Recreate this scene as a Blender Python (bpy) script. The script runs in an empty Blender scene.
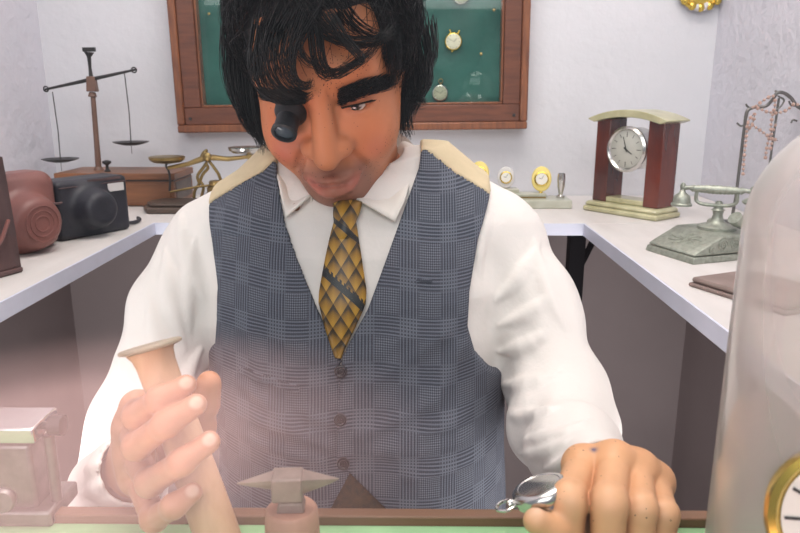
import bpy, math, random
import numpy as np
from mathutils import Vector, Matrix
random.seed(7)
RNG = np.random.default_rng(11)
PI = math.pi
C = bpy.context.scene.collection
ZC = 1.08                      # eye height of the photographer above the floor
# ------------------------------------------------------------------ camera rays (photo pixels -> points in the room)
F = 700.0
_p, _y = math.radians(14), math.radians(.65)
FW = np.array([-math.sin(_y)*math.cos(_p), math.cos(_y)*math.cos(_p), -math.sin(_p)])
RT = np.array([math.cos(_y), math.sin(_y), 0.0])
UP = np.cross(RT, FW)
def ray(x, y): return FW + RT*((x-400)/F) - UP*((y-266.5)/F)
def P(x, y, d): return ray(x, y)*d
def PZ(x, y, z): r = ray(x, y); return r*(z/r[2])
def PY(x, y, Y): r = ray(x, y); return r*(Y/r[1])
A = lambda *v: np.array(v, dtype=float)
SHELF, BENCH, YW = -.224, -.307, 1.56
XR, XL = .65, -.785

# ------------------------------------------------------------------ materials
def srgb(r, g, b):
    f = lambda c: (c/255)/12.92 if c/255 <= .04045 else ((c/255+.055)/1.055)**2.4
    return (f(r), f(g), f(b), 1)
class NT:
    def __init__(s, name):
        s.m = bpy.data.materials.new(name); s.m.use_nodes = True
        s.t = s.m.node_tree; s.b = s.t.nodes['Principled BSDF']; s.out = s.t.nodes['Material Output']
    def n(s, kind, **kw):
        o = s.t.nodes.new(kind)
        for k, v in kw.items(): setattr(o, k, v)
        return o
    def l(s, a, b): s.t.links.new(a, b)
    def put(s, sock, v):
        if hasattr(v, 'is_output'): s.l(v, sock)
        else: sock.default_value = v
    def math(s, op, a, b=0.0, c=0.0):
        o = s.n('ShaderNodeMath', operation=op)
        s.put(o.inputs[0], a); s.put(o.inputs[1], b); s.put(o.inputs[2], c)
        return o.outputs[0]
    def mix(s, f, a, b, blend='MIX'):
        o = s.n('ShaderNodeMix', data_type='RGBA', blend_type=blend)
        s.put(o.inputs[0], f); s.put(o.inputs[6], a); s.put(o.inputs[7], b)
        return o.outputs[2]
    def ramp(s, f, stops):
        o = s.n('ShaderNodeValToRGB'); e = o.color_ramp.elements
        while len(e) < len(stops): e.new(.5)
        for q, (p, c) in zip(e, stops): q.position = p; q.color = c
        s.put(o.inputs[0], f); return o.outputs[0]
    def noise(s, scale, detail=4, rough=.55, vec=None, stretch=None):
        o = s.n('ShaderNodeTexNoise'); o.inputs['Scale'].default_value = scale
        o.inputs['Detail'].default_value = detail; o.inputs['Roughness'].default_value = rough
        if vec is None:
            tc = s.n('ShaderNodeTexCoord'); vec = tc.outputs['Object']
        if stretch:
            mp = s.n('ShaderNodeMapping'); mp.inputs['Scale'].default_value = stretch
            s.l(vec, mp.inputs[0]); vec = mp.outputs[0]
        s.l(vec, o.inputs['Vector']); return o.outputs[0]
    def bump(s, h, strength=.3, dist=.002):
        o = s.n('ShaderNodeBump'); o.inputs['Strength'].default_value = strength; o.inputs['Distance'].default_value = dist
        s.put(o.inputs['Height'], h); s.l(o.outputs[0], s.b.inputs['Normal'])
    def attr(s, name):
        return s.n('ShaderNodeAttribute', attribute_name=name)
def mat(name, col, rough=.5, metal=0, var=.15, scale=30, bump=0, stretch=None, spec=.5, col2=None, coat=0, bscale=None, bdist=.001):
    k = NT(name)
    f = k.noise(scale, stretch=stretch)
    c = srgb(*col); d = srgb(*col2) if col2 else tuple(x*(1-var) for x in c[:3])+(1,)
    e = c if col2 else tuple(min(1, x*(1+var)) for x in c[:3])+(1,)
    k.l(k.ramp(f, [(.3, d), (.7, e)]), k.b.inputs['Base Color'])
    k.b.inputs['Roughness'].default_value = rough; k.b.inputs['Metallic'].default_value = metal
    k.b.inputs['Specular IOR Level'].default_value = spec
    if coat: k.b.inputs['Coat Weight'].default_value = coat
    if bump: k.bump(k.noise(bscale or scale*3, stretch=stretch), bump, bdist)
    return k.m
M = {}
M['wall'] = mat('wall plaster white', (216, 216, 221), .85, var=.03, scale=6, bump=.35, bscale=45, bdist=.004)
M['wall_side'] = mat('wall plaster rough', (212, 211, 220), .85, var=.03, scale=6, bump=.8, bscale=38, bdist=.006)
M['wall_low'] = mat('lower wall darker grey', (160, 148, 149), .8, var=.05, scale=5)  # an even grey for walls below shelf height, darker than those above
M['ceil'] = mat('ceiling white', (225, 225, 225), .9, var=.02)
M['floor'] = mat('floor grey', (95, 90, 88), .8, var=.1)
M['shelf'] = mat('painted shelf white', (222, 218, 216), .55, col2=(205, 199, 196), scale=14, bump=.25, bscale=120, stretch=(1, .2, 1))
M['shelf_edge'] = mat('shelf fascia white', (214, 216, 232), .5, var=.03)
M['bracket'] = mat('black painted steel', (14, 14, 18), .7, spec=.08)
M['frame'] = mat('walnut frame', (112, 64, 42), .42, col2=(84, 46, 32), scale=18, stretch=(1, 1, 8), coat=.2)
M['frame2'] = mat('walnut frame outer', (140, 86, 54), .42, col2=(104, 60, 40), scale=18, stretch=(8, 1, 1), coat=.2)
M['green'] = mat('green lining satin', (20, 88, 78), .42, col2=(12, 70, 62), scale=7, bump=.2, bscale=7, bdist=.03)
M['brass'] = mat('aged brass', (150, 128, 84), .38, 1, var=.25, scale=40)
M['gold'] = mat('polished gold', (226, 196, 96), .25, 1, var=.1)
M['silver'] = mat('silver case', (205, 203, 200), .22, 1, var=.08)
M['steel'] = mat('grey steel', (120, 118, 116), .42, .8, var=.2, scale=50)
M['pewter'] = mat('pewter', (176, 180, 168), .42, .5, col2=(142, 146, 134), scale=150, bump=.5, bscale=220)
M['dial'] = mat('white dial', (232, 228, 218), .45, var=.03)
M['dial_silver'] = mat('silver dial', (200, 200, 190), .35, .3, var=.05)
M['ink'] = mat('dark ink', (34, 32, 32), .5)
M['onyx'] = mat('green onyx', (200, 196, 160), .3, col2=(166, 160, 122), scale=25, coat=.4)
M['onyx_pale'] = mat('pale onyx', (196, 196, 182), .35, col2=(168, 168, 148), scale=25, coat=.3)
M['redwood'] = mat('red lacquered wood', (112, 46, 30), .25, col2=(62, 24, 20), scale=22, stretch=(1, 1, .25), coat=.5)
M['leather_brown'] = mat('brown leather', (140, 90, 82), .42, col2=(112, 70, 66), scale=12, bump=.3, bscale=300)
M['leather_dark'] = mat('dark brown leather', (100, 74, 72), .5, col2=(70, 52, 54), scale=12, bump=.3, bscale=300)
M['leather_black'] = mat('black leather', (46, 45, 54), .5, col2=(30, 30, 38), scale=20, bump=.3, bscale=300)
M['leather_flat'] = mat('taupe leather', (150, 132, 126), .6, col2=(126, 108, 102), scale=20, bump=.3, bscale=300)
M['paper'] = mat('pale paper', (214, 210, 208), .7, var=.04)
M['wood_box'] = mat('brown box wood', (146, 96, 62), .4, col2=(96, 60, 42), scale=16, stretch=(.2, 1, 2))
M['wood_dark'] = mat('dark base wood', (98, 80, 68), .45, col2=(66, 54, 48), scale=16, stretch=(.3, 1, 2))
M['wood_pole'] = mat('brown pole wood', (112, 84, 72), .45, var=.15)
M['iron'] = mat('dark iron', (62, 60, 60), .45, .6, var=.2)
M['wood_bench'] = mat('bench hardwood', (128, 92, 66), .5, col2=(92, 64, 46), scale=14, stretch=(.15, 2, 2))
M['wood_mallet'] = mat('turned pale wood', (216, 178, 142), .5, col2=(188, 146, 112), scale=20, stretch=(2, 2, .3), bump=.2, bscale=60)
M['disc'] = mat('grey brown face', (176, 160, 140), .5, var=.12)
M['wood_stump'] = mat('stump wood', (190, 146, 124), .6, col2=(150, 110, 92), scale=26, stretch=(1, 1, .4), bump=.3)
M['anvil'] = mat('anvil iron', (150, 136, 126), .5, .4, col2=(120, 108, 102), scale=60, bump=.3, bscale=200)
M['mat_green'] = mat('green bench felt', (142, 186, 138), .8, var=.08, scale=40)
M['button'] = mat('dark button', (30, 32, 40), .3)
M['loupe'] = mat('black loupe plastic', (34, 36, 40), .45, var=.3, scale=80)
M['lens'] = mat('loupe glass', (70, 82, 92), .08, var=.2)
M['bead'] = mat('pink brown bead', (206, 178, 166), .35, col2=(176, 138, 124), scale=300)
M['thread'] = mat('thread', (110, 95, 90), .7)
M['shirt'] = mat('white shirt cotton', (228, 222, 217), .75, var=.02, scale=8, bump=.4, bscale=28, bdist=.006)
M['collar'] = mat('white collar cotton', (230, 224, 216), .7, var=.02, scale=8, bump=.15, bscale=40)
M['cream'] = mat('cream vest lining', (206, 188, 154), .7, var=.05, scale=60)
M['trouser'] = mat('brown trousers', (86, 66, 42), .8, col2=(58, 46, 34), scale=160)
M['hair'] = None
def hair_mat():
    k = NT('black hair')
    f = k.noise(35, stretch=(1, 1, .4))
    k.l(k.ramp(f, [(.35, srgb(9, 8, 9)), (.75, srgb(26, 22, 22))]), k.b.inputs['Base Color'])
    k.b.inputs['Roughness'].default_value = .42; k.b.inputs['Specular IOR Level'].default_value = .28
    return k.m
M['hair'] = hair_mat()
def skin_mat():
    k = NT('painted skin')
    a = k.attr('skin'); s = k.attr('speck')
    v = k.n('ShaderNodeTexVoronoi'); v.inputs['Scale'].default_value = 620
    tc = k.n('ShaderNodeTexCoord'); k.l(tc.outputs['Object'], v.inputs['Vector'])
    rnd = k.n('ShaderNodeSeparateColor'); k.l(v.outputs['Color'], rnd.inputs[0])
    on = k.math('LESS_THAN', v.outputs['Distance'], .3)
    pick = k.math('LESS_THAN', rnd.outputs[0], s.outputs['Fac'])
    c = k.mix(k.math('MULTIPLY', k.noise(60, 6), .22), a.outputs['Color'], srgb(120, 70, 45), 'MIX')
    c = k.mix(k.math('MULTIPLY', on, pick), c, srgb(40, 24, 18))
    k.l(c, k.b.inputs['Base Color'])
    k.b.inputs['Roughness'].default_value = .46; k.b.inputs['Specular IOR Level'].default_value = .4
    k.bump(k.noise(160, 5), .12, .001)
    return k.m
M['skin'] = skin_mat()
def plaid_mat():
    k = NT('glen check wool')
    a = k.attr('puv'); sp = k.n('ShaderNodeSeparateXYZ'); k.l(a.outputs['Vector'], sp.inputs[0])
    u, v = sp.outputs[0], sp.outputs[1]
    PER = .046
    def band(c, off):
        s = k.math('SINE', k.math('MULTIPLY', k.math('ADD', c, off), 2*PI/PER))
        return k.math('MINIMUM', k.math('MAXIMUM', k.math('MULTIPLY_ADD', s, 2.6, .1), 0.0), 1.0)
    def thread(c, p, lim):
        s = k.math('SINE', k.math('MULTIPLY', c, 2*PI/p))
        return k.math('GREATER_THAN', s, lim)
    bu, bv = band(u, 0.0), band(v, .01)
    tu, tv = thread(u, .0034, .2), thread(v, .0034, .2)
    fu, fv = thread(u, .0024, .2), thread(v, .0024, .2)
    wide = k.math('MAXIMUM', k.math('MULTIPLY', tu, bu), k.math('MULTIPLY', tv, bv))
    fine = k.math('MULTIPLY', k.math('ADD', fu, fv), k.math('SUBTRACT', 1.0, k.math('MULTIPLY', k.math('MAXIMUM', bu, bv), .8)))
    val = k.math('ADD', k.math('MULTIPLY', wide, .42), k.math('MULTIPLY', fine, .30))
    val = k.math('ADD', val, k.math('MULTIPLY', k.math('SUBTRACT', k.noise(900, 2, vec=a.outputs['Vector']), .5), .3))
    c = k.ramp(val, [(0, srgb(52, 56, 67)), (.5, srgb(108, 113, 124)), (1, srgb(180, 183, 189))])
    c = k.mix(k.math('MULTIPLY', k.noise(7, 2), .25), c, srgb(96, 92, 100))
    k.l(c, k.b.inputs['Base Color']); k.b.inputs['Roughness'].default_value = .9
    k.b.inputs['Specular IOR Level'].default_value = .15
    k.bump(k.noise(60, 3), .3, .002)
    return k.m
M['plaid'] = plaid_mat()
def tie_mat():
    k = NT('gold scale silk')
    a = k.attr('puv'); sp = k.n('ShaderNodeSeparateXYZ'); k.l(a.outputs['Vector'], sp.inputs[0])
    u, v = sp.outputs[0], sp.outputs[1]
    s1 = k.math('FRACT', k.math('MULTIPLY', k.math('ADD', u, k.math('MULTIPLY', v, .62)), 70.0))
    s2 = k.math('FRACT', k.math('MULTIPLY', k.math('SUBTRACT', k.math('MULTIPLY', v, .62), u), 70.0))
    sh = k.math('MULTIPLY', k.math('MAXIMUM', s1, s2), k.math('MULTIPLY_ADD', k.math('MULTIPLY', s1, s2), .5, .6))
    c = k.ramp(sh, [(.15, srgb(176, 134, 48)), (.5, srgb(134, 98, 34)), (.75, srgb(58, 46, 28)), (1, srgb(32, 28, 26))])
    # the dark diagonal stripe with its dotted edges
    d = k.math('ADD', v, k.math('MULTIPLY', u, .85))
    def inside(c0, w): return k.math('LESS_THAN', k.math('ABSOLUTE', k.math('SUBTRACT', d, c0)), w)
    c = k.mix(inside(-.083, .0042), c, srgb(26, 32, 34))
    dots = k.math('GREATER_THAN', k.math('SINE', k.math('MULTIPLY', u, 2*PI/.0042)), 0.0)
    c = k.mix(k.math('MULTIPLY', inside(-.0775, .0016), dots), c, srgb(24, 26, 28))
    c = k.mix(inside(-.026, .003), c, srgb(30, 30, 30))
    k.l(c, k.b.inputs['Base Color']); k.b.inputs['Roughness'].default_value = .42
    return k.m
M['tie'] = tie_mat()
def glass_mat(name, tint=(1, 1, 1), fac=1.0, rough=0.0, film=0.0, filmcol=(.9, .85, .83, 1)):
    k = NT(name)
    lf_ = k.n('ShaderNodeLayerWeight'); lf_.inputs[0].default_value = .5
    frs = k.math('MULTIPLY_ADD', k.math('POWER', lf_.outputs['Facing'], 5.0), .96, .04)
    tr = k.n('ShaderNodeBsdfTransparent'); tr.inputs[0].default_value = (*tint, 1)
    gl = k.n('ShaderNodeBsdfGlossy'); gl.inputs['Roughness'].default_value = rough
    mx = k.n('ShaderNodeMixShader')
    k.l(k.math('MINIMUM', k.math('MULTIPLY', frs, fac), 1.0), mx.inputs[0]); k.l(tr.outputs[0], mx.inputs[1]); k.l(gl.outputs[0], mx.inputs[2])
    res = mx.outputs[0]
    if film:
        df = k.n('ShaderNodeBsdfDiffuse'); df.inputs[0].default_value = filmcol
        tl = k.n('ShaderNodeBsdfTranslucent'); tl.inputs[0].default_value = filmcol
        ad = k.n('ShaderNodeMixShader'); ad.inputs[0].default_value = .35; k.l(df.outputs[0], ad.inputs[1]); k.l(tl.outputs[0], ad.inputs[2])
        m2 = k.n('ShaderNodeMixShader')
        lw = k.n('ShaderNodeLayerWeight'); lw.inputs[0].default_value = .35
        k.l(k.math('MULTIPLY_ADD', lw.outputs['Facing'], film*1.6, film*.6), m2.inputs[0])
        k.l(res, m2.inputs[1]); k.l(ad.outputs[0], m2.inputs[2]); res = m2.outputs[0]
    k.l(res, k.out.inputs[0]); k.t.nodes.remove(k.b)
    return k.m
M['pane'] = glass_mat('shop window glass', (.99, 1, 1), 1.0, 0.0)
M['dome'] = glass_mat('bell jar glass', (.97, .96, .95), 1.3, .06, .25)
M['case_glass'] = glass_mat('display glass', (.98, 1, .99), .6, .03)

# ------------------------------------------------------------------ mesh building
class MB:
    def __init__(s): s.v = []; s.f = []; s.n = 0
    def add(s, v, f):
        v = np.asarray(v, float).reshape(-1, 3); s.v.append(v)
        s.f += [tuple(int(i)+s.n for i in q) for q in f]; s.n += len(v); return s
    def box(s, c, size, rot=0, taper=1.0, ux=None):
        x, y, z = [q/2 for q in size]
        pts = A(*[(sx*x*(taper if sz > 0 else 1), sy*y*(taper if sz > 0 else 1), sz*z) for sz in (-1, 1) for sx, sy in ((-1, -1), (1, -1), (1, 1), (-1, 1))]).reshape(-1, 3)
        if rot: pts = pts @ rotz(rot).T
        if ux is not None: pts = pts @ np.asarray(ux).T
        return s.add(pts + np.asarray(c), [(3, 2, 1, 0), (4, 5, 6, 7), (0, 1, 5, 4), (1, 2, 6, 5), (2, 3, 7, 6), (3, 0, 4, 7)])
    def lathe(s, prof, c=(0, 0, 0), seg=32, R=None, squash=1.0):
        """profile (r, z) turned about z; open ends are capped."""
        n = len(prof); v = []
        for r, z in prof:
            for k in range(seg):
                a = 2*PI*k/seg; v.append((r*math.cos(a), r*math.sin(a)*squash, z))
        f = [(i*seg+k, i*seg+(k+1) % seg, (i+1)*seg+(k+1) % seg, (i+1)*seg+k) for i in range(n-1) for k in range(seg)]
        f += [tuple(reversed(range(seg))), tuple(range((n-1)*seg, n*seg))]
        v = A(*v).reshape(-1, 3)
        if R is not None: v = v @ np.asarray(R).T
        return s.add(v+np.asarray(c), f)
    def tube(s, pts, r, seg=10, close=False):
        pts = np.asarray(pts, float); n = len(pts)
        r = np.full(n, r) if np.isscalar(r) else np.asarray(r, float)
        T = np.gradient(pts, axis=0) if not close else np.roll(pts, -1, 0)-np.roll(pts, 1, 0)
        T /= np.linalg.norm(T, axis=1)[:, None]+1e-12
        u = np.cross(T[0], (0, 0, 1)); u = u if np.linalg.norm(u) > .05 else np.cross(T[0], (0, 1, 0)); v = []
        for i in range(n):
            u = u-T[i]*(u@T[i]); u /= np.linalg.norm(u)+1e-12; w = np.cross(T[i], u)
            for k in range(seg):
                a = 2*PI*k/seg; v.append(pts[i]+r[i]*(math.cos(a)*u+math.sin(a)*w))
        m = n if close else n-1
        f = [(i*seg+k, i*seg+(k+1) % seg, ((i+1) % n)*seg+(k+1) % seg, ((i+1) % n)*seg+k) for i in range(m) for k in range(seg)]
        if not close: f += [tuple(reversed(range(seg))), tuple(range((n-1)*seg, n*seg))]
        return s.add(v, f)
    def prism(s, poly, lo, hi, R=None, c=(0, 0, 0)):
        """polygon in x,z extruded along y"""
        n = len(poly); v = [(x, lo, z) for x, z in poly]+[(x, hi, z) for x, z in poly]
        f = [tuple(range(n)), tuple(reversed(range(n, 2*n)))]+[(i, n+i, n+(i+1) % n, (i+1) % n) for i in range(n)]
        v = A(*v).reshape(-1, 3)
        if R is not None: v = v @ np.asarray(R).T
        return s.add(v+np.asarray(c), f)
    def ball(s, c, r, seg=14, R=None):
        r = (r, r, r) if np.isscalar(r) else r; v = []; m = seg//2
        for i in range(m+1):
            t = PI*i/m
            for k in range(seg):
                a = 2*PI*k/seg; v.append((r[0]*math.sin(t)*math.cos(a), r[1]*math.sin(t)*math.sin(a), r[2]*math.cos(t)))
        v = A(*v).reshape(-1, 3)
        if R is not None: v = v @ np.asarray(R).T
        return s.add(v+np.asarray(c), [((i+1)*seg+k, (i+1)*seg+(k+1) % seg, i*seg+(k+1) % seg, i*seg+k) for i in range(m) for k in range(seg)])
def rotz(a): return np.array([[math.cos(a), -math.sin(a), 0], [math.sin(a), math.cos(a), 0], [0, 0, 1]])
def rotx(a): return np.array([[1, 0, 0], [0, math.cos(a), -math.sin(a)], [0, math.sin(a), math.cos(a)]])
def roty(a): return np.array([[math.cos(a), 0, math.sin(a)], [0, 1, 0], [-math.sin(a), 0, math.cos(a)]])
def frame_z(z, x=None):
    """rotation whose third column is z"""
    z = np.asarray(z, float); z = z/np.linalg.norm(z)
    x = A(1, 0, 0) if x is None else np.asarray(x, float)
    if abs(x @ z/np.linalg.norm(x)) > .95: x = A(0, 0, 1)
    x = x-z*(x@z); x /= np.linalg.norm(x); return np.stack([x, np.cross(z, x), z], 1)
def spline(pts, n=24):
    pts = np.asarray(pts, float); q = np.vstack([2*pts[0]-pts[1], pts, 2*pts[-1]-pts[-2]]); out = []
    m = len(pts)-1
    for t in np.linspace(0, m-1e-6, n):
        i = int(t); f = t-i; a, b, c, d = q[i:i+4]
        out.append(.5*(2*b+(c-a)*f+(2*a-5*b+4*c-d)*f*f+(3*b-a-3*c+d)*f**3))
    return np.array(out)
def wpos(o):
    v = np.zeros(3)
    while o is not None: v = v+np.array(o.location); o = o.parent
    return v
def obj(name, mb, m, parent=None, bevel=0, smooth=True, world=False, sharp=True):
    """one mesh object; world=True: the coordinates are room coordinates, not the parent's own"""
    me = bpy.data.meshes.new(name)
    v, f = (np.vstack(mb.v), mb.f) if isinstance(mb, MB) else mb
    if world and parent is not None: v = v-wpos(parent)
    if isinstance(f, np.ndarray):
        k = f.shape[1]
        me.vertices.add(len(v)); me.vertices.foreach_set('co', v.astype(np.float32).ravel())
        me.loops.add(f.size); me.loops.foreach_set('vertex_index', f.astype(np.int32).ravel())
        me.polygons.add(len(f)); me.polygons.foreach_set('loop_start', np.arange(0, f.size, k, dtype=np.int32))
        me.update(calc_edges=True)
    else:
        me.from_pydata([tuple(q) for q in v], [], f); me.update()
    if smooth:
        me.polygons.foreach_set('use_smooth', [True]*len(me.polygons))
        if sharp and isinstance(mb, MB) and not bevel:
            me.set_sharp_from_angle(angle=math.radians(38))
    me.materials.append(m)
    o = bpy.data.objects.new(name, me); C.objects.link(o)
    if parent is not None: o.parent = parent
    if bevel:
        b = o.modifiers.new('bevel', 'BEVEL'); b.width = bevel; b.segments = 2; b.limit_method = 'ANGLE'; b.angle_limit = math.radians(38)
        b.harden_normals = False
        me.set_sharp_from_angle(angle=math.radians(60))
    return o
def tag(o, label, cat, group=None):
    o['label'] = label; o['category'] = cat
    if group: o['group'] = group
    return o
def thing(name, loc, label, cat, group=None, rot=0):
    o = bpy.data.objects.new(name, None); C.objects.link(o); o.location = [float(q) for q in loc]; o.rotation_euler = (0, 0, rot)
    o.empty_display_size = .03
    return tag(o, label, cat, group)
def struct(name, mb, m, bevel=0, smooth=False):
    o = obj(name, mb, m, bevel=bevel, smooth=smooth); o['kind'] = 'structure'; return o
def vattr(o, name, arr):
    if arr.shape[1] == 3:
        a = o.data.attributes.new(name, 'FLOAT_VECTOR', 'POINT'); a.data.foreach_set('vector', arr.astype(np.float32).ravel())
    elif arr.shape[1] == 4:
        a = o.data.attributes.new(name, 'FLOAT_COLOR', 'POINT'); a.data.foreach_set('color', arr.astype(np.float32).ravel())
    else:
        a = o.data.attributes.new(name, 'FLOAT', 'POINT'); a.data.foreach_set('value', arr.astype(np.float32).ravel())

# ------------------------------------------------------------------ distance fields and their meshes
def smin(a, b, k): h = np.maximum(k-np.abs(a-b), 0)/k; return np.minimum(a, b)-h*h*k*.25
def smax(a, b, k): return -smin(-a, -b, k)
def ell(p, c, r):
    q = (p-np.asarray(c))/np.asarray(r); k0 = np.linalg.norm(q, axis=1); k1 = np.linalg.norm(q/np.asarray(r), axis=1)
    return k0*(k0-1)/np.maximum(k1, 1e-9)
def sph(p, c, r): return np.linalg.norm(p-np.asarray(c), axis=1)-r
def cap(p, a, b, ra, rb=None):
    rb = ra if rb is None else rb; a = np.asarray(a); ba = np.asarray(b)-a
    h = np.clip(((p-a)@ba)/(ba@ba+1e-12), 0, 1)
    return np.linalg.norm(p-a-h[:, None]*ba, axis=1)-(ra+(rb-ra)*h)
def chain(p, pts, rr, k):
    d = None
    for i in range(len(pts)-1):
        e = cap(p, pts[i], pts[i+1], rr[i], rr[i+1]); d = e if d is None else smin(d, e, k)
    return d
def fold(p, a, b, w, amp):
    a = np.asarray(a); ba = np.asarray(b)-a
    h = np.clip(((p-a)@ba)/(ba@ba+1e-12), 0, 1)
    d = np.linalg.norm(p-a-h[:, None]*ba, axis=1)
    return amp*np.exp(-(d/w)**2)*np.clip(np.minimum(h, 1-h)*5+.25, 0, 1)
def grad(f, p, e=4e-4):
    k = np.array([[1, -1, -1], [-1, -1, 1], [-1, 1, -1], [1, 1, 1]], float)
    return sum(q*f(p+q*e)[:, None] for q in k)/(4*e)
def mesh_sdf(f, lo, hi, h, refine=1):
    lo = np.asarray(lo, float); B = 8
    nb = np.ceil((np.asarray(hi)-lo)/h/B).astype(int); n = nb*B+1
    bi = np.stack(np.meshgrid(*[np.arange(q) for q in nb], indexing='ij'), -1).reshape(-1, 3)
    d = f(lo+(bi*B+B/2)*h)
    near = np.abs(d) < B*h*.87*1.35+.006
    V = np.ones(n, np.float32)
    for b in bi[(~near) & (d < 0)]:
        V[b[0]*B:b[0]*B+B+1, b[1]*B:b[1]*B+B+1, b[2]*B:b[2]*B+B+1] = -1
    loc = np.stack(np.meshgrid(*[np.arange(B+1)]*3, indexing='ij'), -1).reshape(-1, 3)
    act = bi[near]
    for s in range(0, len(act), 400):
        g = (act[s:s+400, None]*B+loc[None]).reshape(-1, 3)
        V[g[:, 0], g[:, 1], g[:, 2]] = f(lo+g*h)
    I = V < 0
    cnt = sum(I[i:n[0]-1+i, j:n[1]-1+j, k:n[2]-1+k].astype(np.int8) for i in (0, 1) for j in (0, 1) for k in (0, 1))
    cells = np.argwhere((cnt > 0) & (cnt < 8))
    cor = [(i, j, k) for i in (0, 1) for j in (0, 1) for k in (0, 1)]
    val = {c: V[cells[:, 0]+c[0], cells[:, 1]+c[1], cells[:, 2]+c[2]].astype(float) for c in cor}
    acc = np.zeros((len(cells), 3)); num = np.zeros(len(cells))
    for c in cor:
        for ax in range(3):
            if c[ax] == 0:
                e = list(c); e[ax] = 1; a, b = val[c], val[tuple(e)]
                x = (a < 0) != (b < 0); t = np.where(x, a/np.where(a-b == 0, 1, a-b), 0)
                q = np.tile(np.array(c, float), (len(cells), 1)); q[:, ax] = t
                acc[x] += q[x]; num[x] += 1
    vert = lo+(cells+acc/num[:, None])*h
    idx = np.full(n-1, -1, np.int64); idx[cells[:, 0], cells[:, 1], cells[:, 2]] = np.arange(len(cells))
    faces = []
    for ax in range(3):
        sl0 = [slice(None)]*3; sl1 = [slice(None)]*3; sl0[ax] = slice(0, -1); sl1[ax] = slice(1, None)
        x = np.argwhere(I[tuple(sl0)] != I[tuple(sl1)])
        u, w = (ax+1) % 3, (ax+2) % 3
        x = x[(x[:, u] > 0) & (x[:, w] > 0) & (x[:, u] < n[u]-1) & (x[:, w] < n[w]-1)]
        flip = I[x[:, 0], x[:, 1], x[:, 2]]
        def cell(du, dw):
            y = x.copy(); y[:, u] += du; y[:, w] += dw; return idx[y[:, 0], y[:, 1], y[:, 2]]
        q = np.stack([cell(-1, -1), cell(0, -1), cell(0, 0), cell(-1, 0)], 1)
        q[~flip] = q[~flip][:, ::-1]; faces.append(q)
    faces = np.vstack(faces)
    for _ in range(refine):
        g = grad(f, vert); gl = np.linalg.norm(g, axis=1)
        st = np.clip(f(vert)/np.maximum(gl, .3), -h, h)
        vert = vert-g/np.maximum(gl, 1e-6)[:, None]*st[:, None]
    return vert, faces
def smooth_mesh(v, f, it=1, lam=.5):
    n = len(v)
    for _ in range(it):
        acc = np.zeros_like(v); c = np.zeros(n)
        for i in range(4):
            a, b = f[:, i], f[:, (i+1) % 4]
            for q in range(3):
                acc[:, q] += np.bincount(a, v[b, q], n)+np.bincount(b, v[a, q], n)
            c += np.bincount(a, minlength=n)+np.bincount(b, minlength=n)
        v = v+lam*(acc/np.maximum(c, 1)[:, None]-v)
    return v
def hit(f, x, y, t0=.35, t1=1.1):
    r = ray(x, y); r = r/np.linalg.norm(r); t = t0
    for _ in range(160):
        d = float(f((r*t)[None])[0])
        if abs(d) < 2e-4: break
        t += max(min(d*.7, .03), -.01)
        if t > t1: break
    return r*t
def hits(f, xs, ys, t0=.35, t1=1.1):
    xs, ys = np.asarray(xs, float), np.asarray(ys, float)
    R_ = FW+np.outer((xs-400)/F, RT)-np.outer((ys-266.5)/F, UP); R_ /= np.linalg.norm(R_, axis=1)[:, None]
    t = np.full(len(xs), t0)
    for _ in range(70): t = np.minimum(t+np.clip(f(R_*t[:, None])*.75, -.01, .04), t1)
    return R_*t[:, None]
TOW = lambda p, off: np.asarray(p)*(1-off/np.linalg.norm(p))      # a point moved off metres towards the window
M['paving'] = mat('pink paving stone', (214, 184, 178), .8, var=.08, scale=3)
# ================================================================== the setting
FL, CE = -ZC, 1.25
Y0 = .20
struct('floor', MB().box(((XL+XR)/2, .0+.9, FL-.02), (XR-XL+.1, 1.5, .04)), M['floor'])
struct('ceiling', MB().box(((XL+XR)/2, .9, CE+.02), (XR-XL+.1, 1.5, .04)), M['ceil'])
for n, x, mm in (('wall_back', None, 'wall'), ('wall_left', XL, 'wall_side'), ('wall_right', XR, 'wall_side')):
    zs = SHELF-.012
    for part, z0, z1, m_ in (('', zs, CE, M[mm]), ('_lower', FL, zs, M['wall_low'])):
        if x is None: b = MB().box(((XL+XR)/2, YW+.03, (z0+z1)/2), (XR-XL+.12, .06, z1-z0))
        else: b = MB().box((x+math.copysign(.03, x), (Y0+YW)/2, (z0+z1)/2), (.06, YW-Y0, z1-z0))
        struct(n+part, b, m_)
# ================================================================== the person
HC = A(-.080, .757, .021)                                  # between the ears
HR = rotz(math.radians(-7)) @ roty(math.radians(-5)) @ rotx(math.radians(22))
def hl(p): return (p-HC) @ HR                              # room -> head coordinates (x to the photo's right, -y face, z up)
def hw(*q): return HC + HR @ A(*q)
def head0(p):
    q = hl(p)
    d = ell(q, (0, .022, .04), (.074, .094, .088))
    d = smin(d, ell(q, (0, -.02, .012), (.0705, .068, .082)), .03)
    d = smin(d, ell(q, (0, -.026, -.035), (.064, .056, .062)), .03)
    d = smin(d, ell(q, (0, -.034, -.078), (.046, .046, .042)), .035)
    d = smin(d, ell(q, (0, -.064, -.104), (.024, .02, .018)), .026)
    for s in (-1, 1):
        d = smin(d, sph(q, (s*.037, -.056, -.042), .026), .03)
        d = smin(d, ell(q, (s*.071, .012, -.008), (.008, .018, .03)), .008)      # ear
        d = smax(d, -ell(q, (s*.0345, -.104, -.002), (.021, .024, .0135)), .018)   # eye hollow
        d = smin(d, cap(q, (s*.010, -.079, .019), (s*.05, -.068, .024), .011, .009), .02)
    return d
print('face base', [hit(head0, *q).round(3).tolist() for q in ((325, 60), (330, 160), (335, 200))])
def FP(x, y, off=0.0): return TOW(hit(head0, x, y), off)
FP_muz = FP(331, 178, -.013)
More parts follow.
